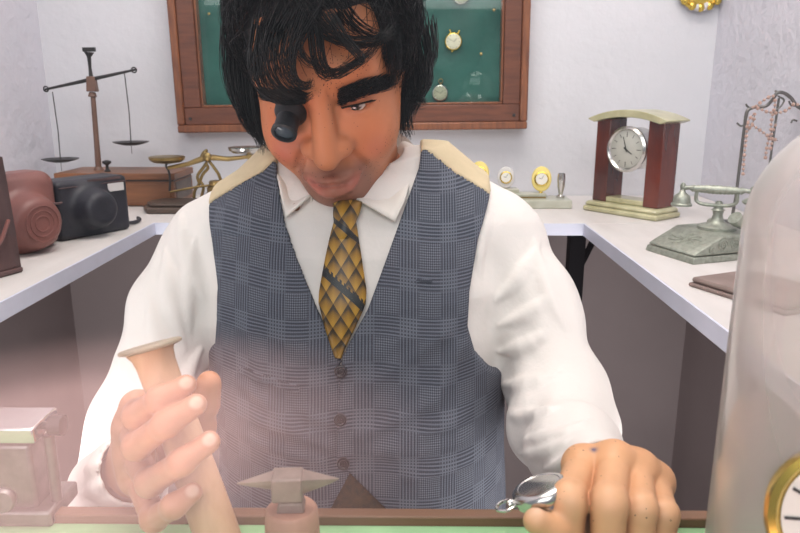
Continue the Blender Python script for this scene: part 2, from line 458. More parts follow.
def headm(p): return smin(head0(p), ell((p-FP_muz) @ HR, (0, 0, 0), (.021, .016, .017)), .025)
def FM(x, y, off=0.0): return TOW(hit(headm, x, y), off)
nb, nt = FP(320, 100, -.003), FP(327, 157, .017)
nwl, nwr = FP(311, 149, .0045), FP(343, 147, .0045)
mcl, mcm, mcr, mpk = FM(306, 178, .001), FM(334, 190.5, .004), FM(359, 172, .001), FM(331, 182, .003)
eyR = FP(357, 106.5, 0); eyL = FP(285, 110, 0)
lidR = FP(357, 106.5, -.0055)
folds = [(FM(349, 150, .001), FM(366, 166, .0)), (FM(303, 152, .001), FM(296, 172, .0))]
def spl(pts, n=9): return spline(np.array(pts), n)
lipU = spl([mcl, .5*(mcl+mpk)+A(0, 0, -.0015), mpk, .5*(mpk+mcr)+A(0, 0, -.002), mcr], 9)
lipL = spl([FM(312, 182, .0005), FM(322, 191, .003), mcm+A(0, 0, -.001), FM(349, 187, .002), FM(356, 178, .0005)], 9)
def head1(p):
    d = headm(p)
    # muzzle, nose, lips, lids
    n = cap(p, nb, nt, .0098, .0135)
    n = smin(n, sph(p, nwl, .0098), .008); n = smin(n, sph(p, nwr, .0098), .008)
    d = smin(d, n, .007)
    for w in (nwl, nwr):
        c = w*.55+nt*.45+A(0, .001, -.0105); d = smax(d, -sph(p, c, .0042), .005)
    d = smin(d, chain(p, lipU, np.interp(np.arange(9), [0, 4, 8], [.0022, .0036, .0022]), .003), .006)
    d = smin(d, chain(p, lipL, np.interp(np.arange(9), [0, 4, 8], [.0025, .0062, .0025]), .003), .006)
    mid = spl([mcl, .5*(lipU[2]+lipL[2]), .5*(lipU[4]+lipL[4])+A(0, 0, .0012), .5*(lipU[6]+lipL[6]), mcr], 9)
    d = smax(d, -(chain(p, np.array([TOW(q, .0045) for q in mid]), [.0016]*9, .002)), .003)
    for a, b in folds: d = d+fold(p, a, b, .0042, .0045)
    # lids and slit of the open eye
    d = smin(d, ell((p-eyC) @ HR, (0, 0, 0), (.0175, .0135, .0128)), .006)
    sl = spl([TOW(FP(343, 109, 0), .002), TOW(FP(357, 108, 0), .007), TOW(FP(371, 102.5, 0), .002)], 7)
    d = smax(d, -chain(p, sl, [.0008, .0034, .0046, .0048, .0044, .0030, .0008], .002), .002)
    # frown lines between the brows
    for x in (-.005, .005): d = d+fold(p, FP(324+x*1000, 86, 0), FP(323+x*1000, 100, 0), .003, .0013)
    # neck
    d = smin(d, cap(p, hw(0, .02, -.05), A(-.058, .80, -.13), .05, .055), .03)
    return d
eyC = FP(357, 105.5, -.0085)
def build_sdf(f, lo, hi, h, sm=0):
    v, q = mesh_sdf(f, lo, hi, h)
    if sm: v = smooth_mesh(v, q, sm)
    return v, q
import time; T0=time.time()
hv, hf = build_sdf(head1, HC-A(.11, .15, .20), HC+A(.11, .13, .15), .0016)
print('head', len(hv))

# ---- hands
def nail_of(a, b, r, side):   # nail patch centre: near the tip, on the outer side
    return b*.75+a*.25+np.asarray(side)*r*.9
# right hand (photo's left) closed on the mallet
RHf = [[P(138, 408, .515), P(137, 416, .474), P(160, 399, .452), P(186, 385, .458)],
       [P(133, 430, .52), P(137, 446, .468), P(166, 424, .445), P(196, 405, .452)],
       [P(134, 455, .52), P(150, 483, .468), P(182, 462, .445), P(209, 442, .452)],
       [P(137, 478, .52), P(154, 519, .470), P(174, 506, .449), P(192, 493, .455)]]
RHr = [[.0098, .0090, .0080, .0068], [.0100, .0092, .0084, .0072], [.0098, .0090, .0082, .0072], [.0090, .0084, .0075, .0066]]
RTh = [P(136, 478, .565), P(172, 452, .548), P(200, 428, .515), P(209, 382, .503)]; RTr = [.016, .0145, .0105, .0080]
RW0, RW1 = P(128, 476, .60), P(114, 492, .68)
def rhand(p):
    d = None
    for c, r in zip(RHf, RHr):
        e = chain(p, c, r, .005)
        d = e if d is None else smin(d, e, .0028)
    palm = chain(p, [f[0] for f in RHf], [.0105]*4, .012)
    for f in RHf: palm = smin(palm, cap(p, f[0], RW0, .0105, .017), .012)
    d = smin(d, palm, .006)
    d = smin(d, chain(p, RTh, RTr, .006), .005)
    d = smin(d, cap(p, RTh[2]*.45+RTh[3]*.55, RTh[3]*.9+RTh[2]*.1, .0108, .0085), .004)
    d = smin(d, cap(p, RW0, RW1, .021, .026), .012)
    return d
rv, rf = build_sdf(rhand, P(150, 450, .5)-A(.09, .08, .11), P(150, 450, .5)+A(.08, .17, .08), .0011)
# left hand (photo's right) closed on the watch, knuckles to the window
LHf = [[P(583, 466, .497), P(569, 500, .447), P(566, 548, .447), P(578, 549, .468)],
       [P(614, 463, .492), P(609, 503, .440), P(607, 552, .440), P(610, 551, .467)],
       [P(637, 471, .496), P(641, 508, .445), P(637, 554, .446), P(632, 551, .468)],
       [P(654, 482, .502), P(664, 514, .456), P(660, 553, .456), P(652, 549, .472)]]
LHr = [[.0120, .0118, .0105, .0085], [.0120, .0116, .0105, .0085], [.0108, .0102, .0095, .0080], [.0098, .0094, .0086, .0075]]
LTh = [P(585, 510, .50), P(570, 534, .462), P(553, 532, .440), P(536, 521, .434)]; LTr = [.014, .0112, .0098, .0080]
LW0, LW1 = P(602, 474, .56), P(588, 470, .66)
def lhand(p):
    d = None
    for c, r in zip(LHf, LHr):
        e = chain(p, c, r, .004)
        d = e if d is None else smin(d, e, .0018)
    palm = chain(p, [f[0] for f in LHf], [.0125]*4, .01)
    for f, r in zip(LHf, LHr):
        palm = smin(palm, cap(p, f[0], LW0, .0120, .019), .010)
        palm = smin(palm, cap(p, f[0]+A(0, 0, -.024), LW0+A(0, 0, -.012), .013, .016), .012)
    d = smin(d, palm, .007)
    for f in LHf: d = smin(d, sph(p, TOW(f[0], .002)+A(0, 0, .0025), .0092), .008)
    d = smin(d, chain(p, LTh, LTr, .006), .005)
    d = smin(d, cap(p, LW0, LW1, .024, .027), .014)
    return d
lv, lf = build_sdf(lhand, P(610, 500, .47)-A(.085, .08, .085), P(610, 500, .47)+A(.09, .2, .07), .0012)
print('hands', len(rv), len(lv))

# ---- torso fields
_tz = A(-.72, -.62, -.52, -.45, -.39, -.33, -.27, -.21, -.165, -.135, -.11, -.085)
_ta = A(.15, .16, .163, .160, .156, .158, .163, .166, .160, .145, .115, .075)
_tb = A(.12, .125, .125, .122, .117, .113, .108, .102, .092, .080, .068, .055)
_ty = A(.75, .75, .752, .755, .757, .760, .768, .775, .782, .788, .793, .796)
_tx = A(-.055, -.055, -.055, -.054, -.054, -.057, -.058, -.060, -.062, -.063, -.062, -.061)
def torso_core(p, sh=True):
    z = p[:, 2]; a = np.interp(z, _tz, _ta); b = np.interp(z, _tz, _tb); x = np.interp(z, _tz, _tx); y = np.interp(z, _tz, _ty)
    qx, qy = np.abs((p[:, 0]-x)/a), np.abs((p[:, 1]-y)/b)
    k = (qx**2.3+qy**2.3)**(1/2.3)
    d = (k-1)*np.minimum(a, b)*.93
    d = np.maximum(d, np.maximum(z+.075, -.73-z))
    if sh:
        for s, e in ((-1, (-.213, .795, -.160)), (1, (.097, .795, -.152))):
            d = smin(d, chain(p, [A(-.058+s*.035, .80, -.112), A(-.058+s*.085, .798, -.125) + (A(0, 0, .006) if s > 0 else A(0, 0, .0)), A(*e)], [.045, .044, .046], .03), .045)
    return d
RS = [P(207, 250, .815), P(178, 310, .80), P(138, 430, .735), P(112, 520, .69)]
RSr = [.051, .048, .046, .042]
RF = [P(112, 520, .69), P(118, 492, .63), P(128, 474, .575)]
RFr = [.042, .038, .032]
LS = [P(503, 250, .815), P(533, 310, .79), P(560, 400, .745), P(570, 428, .70)]
LSr = [.051, .046, .047, .045]
LF = [P(562, 432, .70), P(574, 450, .62), P(596, 474, .545)]
LFr = [.044, .038, .029]
SF = []   # folds of the shirt: points on the cloth, width, height
def sfold(x0, y0, d0, x1, y1, d1, w=.006, amp=.004): SF.append((x0, y0, x1, y1, w, amp))
sfold(497, 300, .745, 540, 240, .755); sfold(500, 325, .74, 556, 290, .75); sfold(500, 352, .73, 548, 330, .735, .007, .005)
sfold(505, 385, .70, 560, 372, .70, .008, .005); sfold(505, 415, .67, 560, 405, .665, .006, .005); sfold(525, 440, .64, 590, 420, .66, .006, .004)
sfold(545, 470, .58, 590, 440, .60, .005, .004); sfold(535, 240, .75, 566, 330, .745, .008, .003)
sfold(520, 455, .63, 575, 436, .62, .005, .004); sfold(490, 212, .76, 480, 280, .74, .006, .003)
sfold(195, 240, .76, 190, 340, .75, .006, .004); sfold(165, 250, .765, 185, 350, .745, .008, .005)
sfold(150, 300, .76, 175, 400, .72, .008, .004); sfold(120, 360, .74, 160, 440, .69, .008, .004)
sfold(180, 215, .78, 205, 300, .75, .007, .004); sfold(95, 430, .68, 140, 420, .67, .007, .004); sfold(85, 470, .64, 125, 445, .64, .006, .004)
sfold(200, 350, .74, 180, 420, .71, .007, .005); sfold(80, 496, .62, 112, 470, .60, .005, .003)
def rsleeve(p): return smin(chain(p, RS, RSr, .03), chain(p, RF, RFr, .02), .03)
def lsleeve(p):
    d = smin(chain(p, LS, LSr, .03), chain(p, LF, LFr, .02), .03)
    return smin(d, sph(p, P(538, 425, .70), .022), .03)      # the slack of the sleeve below the elbow
def shirt0(p): return smin(torso_core(p), smin(rsleeve(p), lsleeve(p), .001), .022)
SFP = []
for x0, y0, x1, y1, w, amp in SF:
    t = np.linspace(0, 1, 6); bow = 5*np.sin(t*PI)
    n_ = np.array([-(y1-y0), x1-x0])/math.hypot(x1-x0, y1-y0)
    SFP.append((hits(shirt0, x0+(x1-x0)*t+bow*n_[0], y0+(y1-y0)*t+bow*n_[1]), w, amp))
def ridge(p, pts, w, amp):
    lo, hi = pts.min(0)-4*w, pts.max(0)+4*w; out = np.zeros(len(p)); m = ((p > lo) & (p < hi)).all(1)
    if not m.any(): return out
    q = p[m]; n = len(pts); rr = w*np.sin(np.linspace(.35, PI-.2, n)); best = np.zeros(len(q))
    for i in range(n-1):
        a = pts[i]; ba = pts[i+1]-a; h = np.clip(((q-a)@ba)/(ba@ba+1e-12), 0, 1); d = np.linalg.norm(q-a-h[:, None]*ba, axis=1)
        ww = rr[i]+(rr[i+1]-rr[i])*h; best = np.maximum(best, amp*(ww/w)*np.exp(-(d/np.maximum(ww, .001))**2))
    out[m] = best; return out
def shirt(p):
    d = shirt0(p)
    for pts, w, amp in SFP: d = d-ridge(p, pts, w*1.05, amp*2.3)
    d = d + .0012*np.sin(p[:, 2]*95+p[:, 0]*60)*np.sin(p[:, 0]*80-p[:, 1]*50)
    # open cuffs and neck
    nr = (RW1-RW0)/np.linalg.norm(RW1-RW0); nl = (LW1-LW0)/np.linalg.norm(LW1-LW0)
    d = smax(d, -cap(p, RW0-nr*.06, RW0+nr*.03, .027), .002)
    d = smax(d, -cap(p, LW0-nl*.06, LW0+nl*.03, .0245), .002)
    d = smax(d, -cap(p, A(-.058, .78, -.06), A(-.058, .80, -.14), .052), .004)
    return np.maximum(d, -.60-p[:, 2])
sv, sf = build_sdf(shirt, (-.36, .40, -.62), (.26, .92, -.04), .0028)
print('shirt', len(sv))
VF = []
def vfold(x0, y0, x1, y1, w=.007, amp=.004): VF.append((P(x0, y0, .675), P(x1, y1, .69), w, amp))
for q in ((345, 455, 440, 405, .008, .004), (350, 470, 470, 430, .009, .005), (345, 440, 300, 420, .008, .003), (335, 462, 240, 430, .009, .004),
          (330, 480, 235, 455, .008, .004), (380, 470, 480, 455, .009, .005), (400, 500, 490, 480, .008, .004), (360, 400, 460, 330, .010, .003),
          (225, 400, 300, 440, .008, .003), (350, 375, 430, 330, .010, .0025), (330, 375, 270, 340, .010, .002), (250, 480, 320, 500, .007, .003),
          (235, 330, 260, 400, .010, .003), (470, 350, 430, 420, .010, .003)): vfold(*q)
def fold2(p, a, b, w, amp):   # folds on the vest work in x and z only
    q = p.copy(); q[:, 1] = 0; a = a.copy(); b = b.copy(); a[1] = b[1] = 0
    return fold(q, a, b, w, amp)
def vest_skin(p, off):
    d = torso_core(p)-off
    f = sum(fold2(p, *q) for q in VF)
    return d-f*np.clip((.78-p[:, 1])/.05, 0, 1)
NL = A((-.141, -.07), (-.1395, -.085), (-.1266, -.133), (-.0675, -.261), (-.0675, -.5))
NR = A((.014, -.06), (.0116, -.078), (-.0398, -.211), (-.0675, -.261), (-.0675, -.5))
AL = A((-.220, -.05), (-.218, -.115), (-.207, -.16), (-.201, -.20), (-.203, -.235), (-.207, -.262), (-.228, -.285), (-.40, -.30), (-.4, -.7))
AR = A((.095, -.05), (.090, -.105), (.074, -.15), (.064, -.20), (.062, -.235), (.070, -.262), (.088, -.285), (.112, -.303), (.40, -.318), (.4, -.7))
def at_z(T, z): return np.interp(-z, -T[:, 1], T[:, 0])
SEAM = .754
def vest_cut(p, d):
    x, y, z = p.T
    neck = np.minimum(x-at_z(NL, z), at_z(NR, z)-x)*.8           # >0 inside the V
    neck = np.where(z < -.30, -1, neck)
    d = smax(d, np.minimum(neck, .86-y), .003)
    d = smax(d, (at_z(AL, z)-x)*.8, .004); d = smax(d, (x-at_z(AR, z))*.8, .004)
    # the points at the bottom
    t = -.374-z
    gap = np.minimum(np.minimum(x+.0575+t*.52, -.0575+t*.95-x), .70-y)*.7
    d = smax(d, np.where(t > 0, gap, -1), .002)
    d = smax(d, -(torso_core(p)-.0015), .001)
    return np.maximum(d, -.50-z)
SPLIT = lambda z: np.interp(z, [-.5, -.374, -.36, -.29, -.26], [-.0575, -.0575, -.0715, -.0695, -.0655])
def vest_left(p):     # photo's right, lies on top
    d = vest_cut(p, vest_skin(p, .0075)); d = smax(d, SPLIT(p[:, 2])-p[:, 0], .002); return smax(d, p[:, 1]-SEAM-.012*(p[:, 2] < -.2), .001)
def vest_right(p):
    d = vest_cut(p, vest_skin(p, .0055)); d = smax(d, p[:, 0]-SPLIT(p[:, 2])-.012*(p[:, 2] < -.27), .002); return smax(d, p[:, 1]-SEAM-.012*(p[:, 2] < -.2), .001)
def vest_back(p):
    d = vest_cut(p, vest_skin(p, .0075)); return smax(d, SEAM+.012*(p[:, 2] < -.2)-p[:, 1], .001)
VL = build_sdf(vest_left, (-.09, .60, -.51), (.14, .84, -.05), .0022)
VR = build_sdf(vest_right, (-.24, .60, -.51), (-.03, .84, -.05), .0022)
VB = build_sdf(vest_back, (-.25, .74, -.51), (.15, .93, -.04), .0034)
def trousers(p):
    d = torso_core(p, False)-.0022
    d = np.maximum(d, p[:, 2]+.34)
    for s in (-1, 1):
        d = smin(d, chain(p, [A(-.05+s*.09, .74, -.66), A(-.05+s*.12, .45, -.60), A(-.05+s*.12, .47, -1.0)], [.09, .075, .06], .03), .03)
    return d
TR = build_sdf(trousers, (-.28, .36, -1.07), (.18, .90, -.33), .008)

# ---- the body: head, neck, hands and a slimmer body under the clothes, one mesh
def under(p):
    d = torso_core(p)+.012
    d = smin(d, cap(p, A(-.058, .80, -.13), A(-.062, .80, -.07), .047), .02)
    d = smin(d, chain(p, [RS[0], RS[1], RS[2], RS[3], RW1], [.03, .03, .028, .026, .024], .02), .02)
    d = smin(d, chain(p, [LS[0], LS[1], LS[2], LS[3], LW1], [.03, .026, .026, .026, .024], .02), .02)
    for s in (-1, 1):
        d = smin(d, chain(p, [A(-.05+s*.09, .74, -.66), A(-.05+s*.12, .45, -.60), A(-.05+s*.12, .47, -1.0)], [.07, .055, .04], .03), .03)
        d = smin(d, cap(p, A(-.05+s*.12, .47, -1.035), A(-.05+s*.13, .36, -1.045), .034, .028), .02)
    return d
uv_, uf_ = mesh_sdf(under, (-.36, .30, -1.09), (.26, .92, -.05), .0085)
bv = np.vstack([hv, rv, lv, uv_]); bf = np.vstack([hf, rf+len(hv), lf+len(hv)+len(rv), uf_+len(hv)+len(rv)+len(lv)])
person = obj('person', (bv, bf), M['skin'])
tag(person, 'seated dummy of a black-haired watchmaker in a checked vest, head bent, gripping a mallet', 'person')
# paint of the dummy
col = np.tile(A(*srgb(190, 122, 84)), (len(bv), 1)); speck = np.zeros((len(bv), 1))
def paint(center, r, c, amount=1.0, sel=None, pw=2):
    w = np.exp(-(np.linalg.norm(bv-center, axis=1)/r)**pw)*amount
    if sel is not None: w = w*sel
    col[:] = col*(1-w[:, None])+A(*srgb(*c))*w[:, None]
isH = np.zeros(len(bv)); isH[:len(hv)] = 1
isR = np.zeros(len(bv)); isR[len(hv):len(hv)+len(rv)] = 1
isL = np.zeros(len(bv)); isL[len(hv)+len(rv):len(hv)+len(rv)+len(lv)] = 1
col[isR > 0] = srgb(194, 140, 110); col[isL > 0] = srgb(226, 172, 128)
hq = hl(bv)
for x, y, r, c, a in ((325, 60, .03, (204, 130, 86), .7), (372, 135, .022, (196, 116, 78), .6), (285, 140, .02, (196, 112, 84), .7),
                      (283, 155, .014, (188, 96, 80), .6), (375, 150, .014, (198, 112, 88), .5), (322, 95, .012, (178, 104, 62), .5)):
    paint(FP(x, y), r, c, a, isH)
# the grey shaved area: around the mouth and chin
chinw = np.clip((-.058-hq[:, 2])/.012, 0, 1)*np.clip((.046-np.abs(hq[:, 0]-.002))/.014, 0, 1)*isH*.85
mus = np.exp(-(np.linalg.norm(bv-FP(331, 172, .003), axis=1)/.017)**2)*isH*.85
g = np.clip(np.maximum(chinw, mus), 0, .88)[:, None]
col[:] = col*(1-g)+A(*srgb(134, 92, 78))*g
LU = spline(lipU, 27); LD = spline(lipL, 27)
for i in range(0, 27, 2):
    paint(LD[i], .0050, (184, 98, 84), .75, isH); paint(LU[i], .0026, (148, 78, 68), .5, isH)
paint(mpk, .006, (196, 118, 98), .6, isH)
for i in range(1, 26): paint(TOW(.5*(LU[i]+LD[i])+A(0, 0, .0008), .0005), .0019, (70, 32, 30), .55, isH)
for a, b in folds:
    for t in (0.1, .4, .7): paint(a*(1-t)+b*t, .004, (150, 84, 62), .5, isH)
for c in (nwl, nwr): paint(c*.55+nt*.45+A(0, -.001, -.011), .0038, (92, 48, 38), .8, isH)
for c in (nwl, nwr): paint(c+A(math.copysign(.009, c[0]-nt[0]), .004, .004), .006, (140, 80, 56), .5, isH)
paint(eyC+A(0, -.013, .006), .009, (160, 92, 66), .55, isH); paint(FP(357, 111), .006, (170, 104, 80), .4, isH)
for a, b, r in ((388, 152, .0095), (300, 168, .012), (390, 140, .01), (333, 78, .02), (345, 62, .02), (393, 160, .01), (278, 160, .012), (372, 168, .012)):
    speck[:, 0] = np.maximum(speck[:, 0], .34*np.exp(-(np.linalg.norm(bv-FP(a, b), axis=1)/r)**2)*isH)
speck[:, 0] = np.maximum(speck[:, 0], .015*isH); speck[:, 0] = np.maximum(speck[:, 0], .02*isL)
# hands: nails, joints, creases
for f, r in zip(RHf, RHr):
    t = f[3]+(f[3]-f[2])/np.linalg.norm(f[3]-f[2])*.0005+A(0, 0, .002)
    paint(TOW(t, r[3]*.9), .0056, (164, 112, 90), .5, isR, 6); paint(TOW(t, r[3]*.9), .0049, (218, 182, 160), .95, isR, 6); paint(TOW(f[1], r[1]), .008, (206, 150, 122), .5, isR)
paint(RTh[3], .02, (196, 134, 92), .9, isR); paint(RTh[2], .015, (196, 134, 92), .6, isR)
for f, r in zip(LHf, LHr): paint(TOW(f[1], r[1]), .011, (238, 190, 152), .6, isL); paint(f[0]+A(0, 0, .012), .011, (214, 154, 108), .5, isL)
for i in range(3):
    for t in np.linspace(-.1, 1.0, 12):
        q = .5*(LHf[i][0]+LHf[i+1][0])*(1-t)+.5*(LHf[i][1]+LHf[i+1][1])*t
        paint(TOW(q, .004)+A(0, 0, .003), .0046, (176, 116, 78), .4, isL)
        q = .5*(LHf[i][1]+LHf[i+1][1])*(1-t)+.5*(LHf[i][2]+LHf[i+1][2])*t
        paint(TOW(q, .004), .0042, (164, 104, 70), .42, isL)
        q = .5*(RHf[i][1]+RHf[i+1][1])*(1-t)+.5*(RHf[i][2]+RHf[i+1][2])*t
        paint(TOW(q, .002), .0035, (170, 118, 94), .3, isR)
paint(LTh[3]+A(0, 0, .006), .006, (236, 202, 176), .6, isL)
paint(hit(lhand, 594, 449.5), .0023, (52, 66, 108), 1, isL)
col[:, 3] = 1
vattr(person, 'skin', col); vattr(person, 'speck', speck)
pl = np.zeros(3)
def child(name, vf, m, **kw): return obj(name, vf, m, person, **kw)
# ---- eye
def eye_mat():
    k = NT('painted eye'); a = k.attr('skin'); k.l(a.outputs['Color'], k.b.inputs['Base Color']); k.b.inputs['Roughness'].default_value = .12; return k.m
eb = MB().ball(eyC+HR@A(0, .001, 0), .0128, 40); eye = child('eye', eb, eye_mat()); ev = np.vstack(eb.v)
ec = np.tile(A(*srgb(206, 196, 188)), (len(ev), 1)); look = TOW(FP(355, 107.5), .004)
dd = np.linalg.norm(ev-look, axis=1); ec[dd < .0055] = srgb(66, 42, 30); ec[dd < .0028] = srgb(14, 10, 10); vattr(eye, 'skin', ec)
# ---- clothes
child('shirt', (sv, sf), M['shirt'])
tr = child('trousers', TR, M['trouser'])
vest = child('vest', VB, M['cream']); vest['label'] = 'cream lining back of the vest'
def puv(o, v):
    x = v[:, 0]; s = np.clip((x+.055)/.175, -.98, .98)
    u = .175*np.arcsin(s); w = v[:, 2]-np.clip(v[:, 1]-.715, 0, .1)*.15
    w = w+.004*np.sin(x*40)
    vattr(o, 'puv', np.stack([u, w, np.zeros_like(u)], 1))
for nm, VV in (('front_panel', VL), ('front_panel', VR)):
    o = obj(nm, VV, M['plaid'], vest); o['label'] = 'blue-grey checked wool front of the vest'; puv(o, VV[0])
fv = lambda p: np.minimum(vest_left(p), vest_right(p))
for x, y in ((341, 371), (340.5, 419.5), (343.5, 463)):
    c = hit(lambda p: vest_skin(p, .0080), x, y); g = grad(lambda p: torso_core(p), c[None])[0]; R = frame_z(g); b = MB()
    b.lathe([(.0002, .0030), (.0035, .0026), (.0048, .0040), (.0062, .0038), (.0066, .0022), (.006, 0), (.002, -.001)][::-1], c, 20, R)
    for s in (-1, 1):
        for e in (-1, 1): b.ball(c+R@A(s*.0013, e*.0013, .0031), .0007, 6)
    obj('button', b, M['button'], vest)
# welt pocket
def strip(f, pts, wid, off, n=16):
    """a band lying on field f along pixel points, wid metres tall"""
    pts = spline([(*q, 0) for q in pts], n); b = MB(); v = []
    for x, y, _ in pts:
        c = hit(f, x, y); g = grad(f, c[None])[0]; g /= np.linalg.norm(g); t = np.cross(g, (1, 0, 0)); t /= np.linalg.norm(t)
        if t[2] < 0: t = -t
        for a, o2 in ((-.5, -.001), (-.45, off), (.45, off), (.5, -.001)): v.append(c+t*wid*a+g*o2)
    f_ = [(i*4+j, i*4+j+1, i*4+j+5, i*4+j+4) for i in range(n-1) for j in range(3)]
    return b.add(v, f_)
w = strip(fv, [(240, 370), (258, 376), (280, 384), (300, 389)], .0075, .0022); o = obj('welt_pocket', w, M['plaid'], vest); puv(o, np.vstack(w.v)+A(.005, 0, .007))
w = strip(fv, [(416, 281), (424, 280), (432, 281)], .003, .0012, 6); o = obj('welt_pocket', w, M['plaid'], vest); puv(o, np.vstack(w.v)+A(.005, 0, .007))
# ---- tie
TL = [(333.5, 202, 347.5, 201), (335, 208, 361, 203), (335, 214, 358, 212), (336, 222, 354, 221), (331, 238, 357, 236), (327, 255, 360, 252), (323, 275, 363, 272), (320, 292, 366, 290), (319.5, 303, 365, 305), (327, 330, 352, 332), (334, 349, 342, 350), (337, 358, 339, 358)]
tl = spline(np.array([(*q, ) for q in TL]), 40) if False else np.array([np.interp(np.linspace(0, len(TL)-1, 44), range(len(TL)), [q[i] for q in TL]) for i in range(4)]).T
tv = []; tuv = []
for i, (x0, y0, x1, y1) in enumerate(tl):
    a = hit(torso_core, max(x0, 300), y0); z = hit(torso_core, x1, y1)
    for j in range(9):
        s = j/8; c = a*(1-s)+z*s; h = math.sin(PI*s); kn = .008*math.exp(-((i-9)/5)**2) if i < 18 else 0
        tv.append(TOW(c, .0045+.0045*h+kn*h + (.003 if i < 16 else 0))); tuv.append((c[0]+.06, c[2]+.115, 0))
tf = [(i*9+j, i*9+j+1, i*9+j+10, i*9+j+9) for i in range(43) for j in range(8)]
tm = MB().add(tv, tf); tie = child('necktie', tm, M['tie']); vattr(tie, 'puv', np.array(tuv))
so = tie.modifiers.new('cloth', 'SOLIDIFY'); so.thickness = .0025; so.offset = -1
# ---- collar: two points and a band round the neck
cb = MB(); cn = []
tc = lambda x, y, o: TOW(hit(torso_core, x, y), o)
K = [  # inner (top) edge, outer (lower) edge: from the photo's left front round the back to the right front
 (tc(311, 195, .007), tc(286, 217, .0085)), (P(306, 190, .772), tc(283, 202, .0095)), (P(296, 182, .782), tc(279, 182, .0095)), (P(284, 169, .79), P(274, 162, .785)),
 (A(-.122, .82, -.076), A(-.136, .825, -.090)), (A(-.10, .862, -.048), A(-.107, .872, -.078)), (A(-.058, .878, -.044), A(-.058, .890, -.078)),
 (A(-.016, .862, -.046), A(-.008, .872, -.076)), (A(.006, .82, -.060), A(.020, .825, -.076)),
 (P(402, 143, .79), P(414, 146, .785)), (P(392, 168, .784), P(413, 168, .764)), (P(374, 186, .774), tc(406, 196, .0095)), (tc(357, 199, .007), tc(395, 222, .0085))]
I0 = spline([k[0] for k in K], 64); I1 = spline([k[1] for k in K], 64)
n1 = len(I0); cv = []
for a, b in zip(I0, I1):
    m = TOW(.5*(a+b), .0045)
    low = a+A(0, .006, -.026)
    cv += [low, a+A(0, .002, -.003), a, TOW(a*.8+b*.2, .0025), m, TOW(a*.2+b*.8, .0018), b]
cf = [(i*7+j, i*7+j+1, i*7+j+8, i*7+j+7) for i in range(n1-1) for j in range(6)]
col_o = child('collar', cb.add(cv, cf), M['collar'])
so = col_o.modifiers.new('cloth', 'SOLIDIFY'); so.thickness = .0022; so.offset = 0
sb = MB(); c = hit(shirt, 296, 207); sb.lathe([(.001, -.001), (.0042, 0), (.0042, .0014), (.001, .0018)], TOW(c, .002), 16, frame_z(TOW(c, .1)-c)); child('shirt_button', sb, M['wood_box'])
# ---- hair
def strands(S, rad, name, parent, m, seg=3):
    """S: list of (n,3) strands, rad: list of (n) radii, as one mesh of thin tapering tubes"""
    n = len(S[0]); S = np.array(S); r = np.array(rad); N = len(S)
    T = np.gradient(S, axis=1); T /= np.linalg.norm(T, axis=2, keepdims=True)+1e-9
    ref = np.where(np.abs(T[..., 2:3]) > .9, A(1, 0, 0), A(0, 0, 1)); u = np.cross(T, ref); u /= np.linalg.norm(u, axis=2, keepdims=True)+1e-9
    w = np.cross(T, u)
    v = np.stack([S+r[..., None]*(math.cos(2*PI*k/seg)*u+math.sin(2*PI*k/seg)*w) for k in range(seg)], 2)   # N,n,seg,3
    base = np.arange(N)[:, None, None]*n*seg+np.arange(n-1)[None, :, None]*seg
    k = np.arange(seg)[None, None]; k2 = (k+1) % seg
    f = np.stack([base+k, base+k2, base+seg+k2, base+seg+k], -1).reshape(-1, 4)
    return obj(name, (v.reshape(-1, 3), f), m, parent)
def hair_cap(p):
    q = hl(p)
    d = ell(q, (0, .020, .044), (.089, .099, .086))
    d = smin(d, ell(q, (0, .035, 0.0), (.082, .072, .072)), .03)
    face = np.minimum(np.minimum(-.040-q[:, 1], .073-q[:, 2]), .063-np.abs(q[:, 0]+.0))      # >0 in front of the face
    d = smax(d, face*.9, .012)
    d = smax(d, np.minimum(-.010-q[:, 1], -.018-q[:, 2])*.9, .01)
    d = smax(d, -(q[:, 2]+.045), .02)
    return d+.0035*np.sin(q[:, 0]*150+q[:, 1]*60)*np.sin(q[:, 2]*80)
HV = build_sdf(hair_cap, HC-A(.13, .15, .09), HC+A(.13, .15, .17), .004)
hair = child('hair', HV, M['hair'])
S, Rr = [], []
crown = A(.01, .05, 1.0); crown /= np.linalg.norm(crown)
NS = 12
def env(dirs, lay):   # the outer shape of the hair along a direction, head coordinates
    c = A(0, .020, .045); r = A(.093, .110, .098)*lay
    return c+dirs*r
clump = {}
e1 = np.cross(crown, (0, -1, 0)); e1 /= np.linalg.norm(e1); e2 = np.cross(crown, e1)      # e1: sideways, e2: towards the face/back
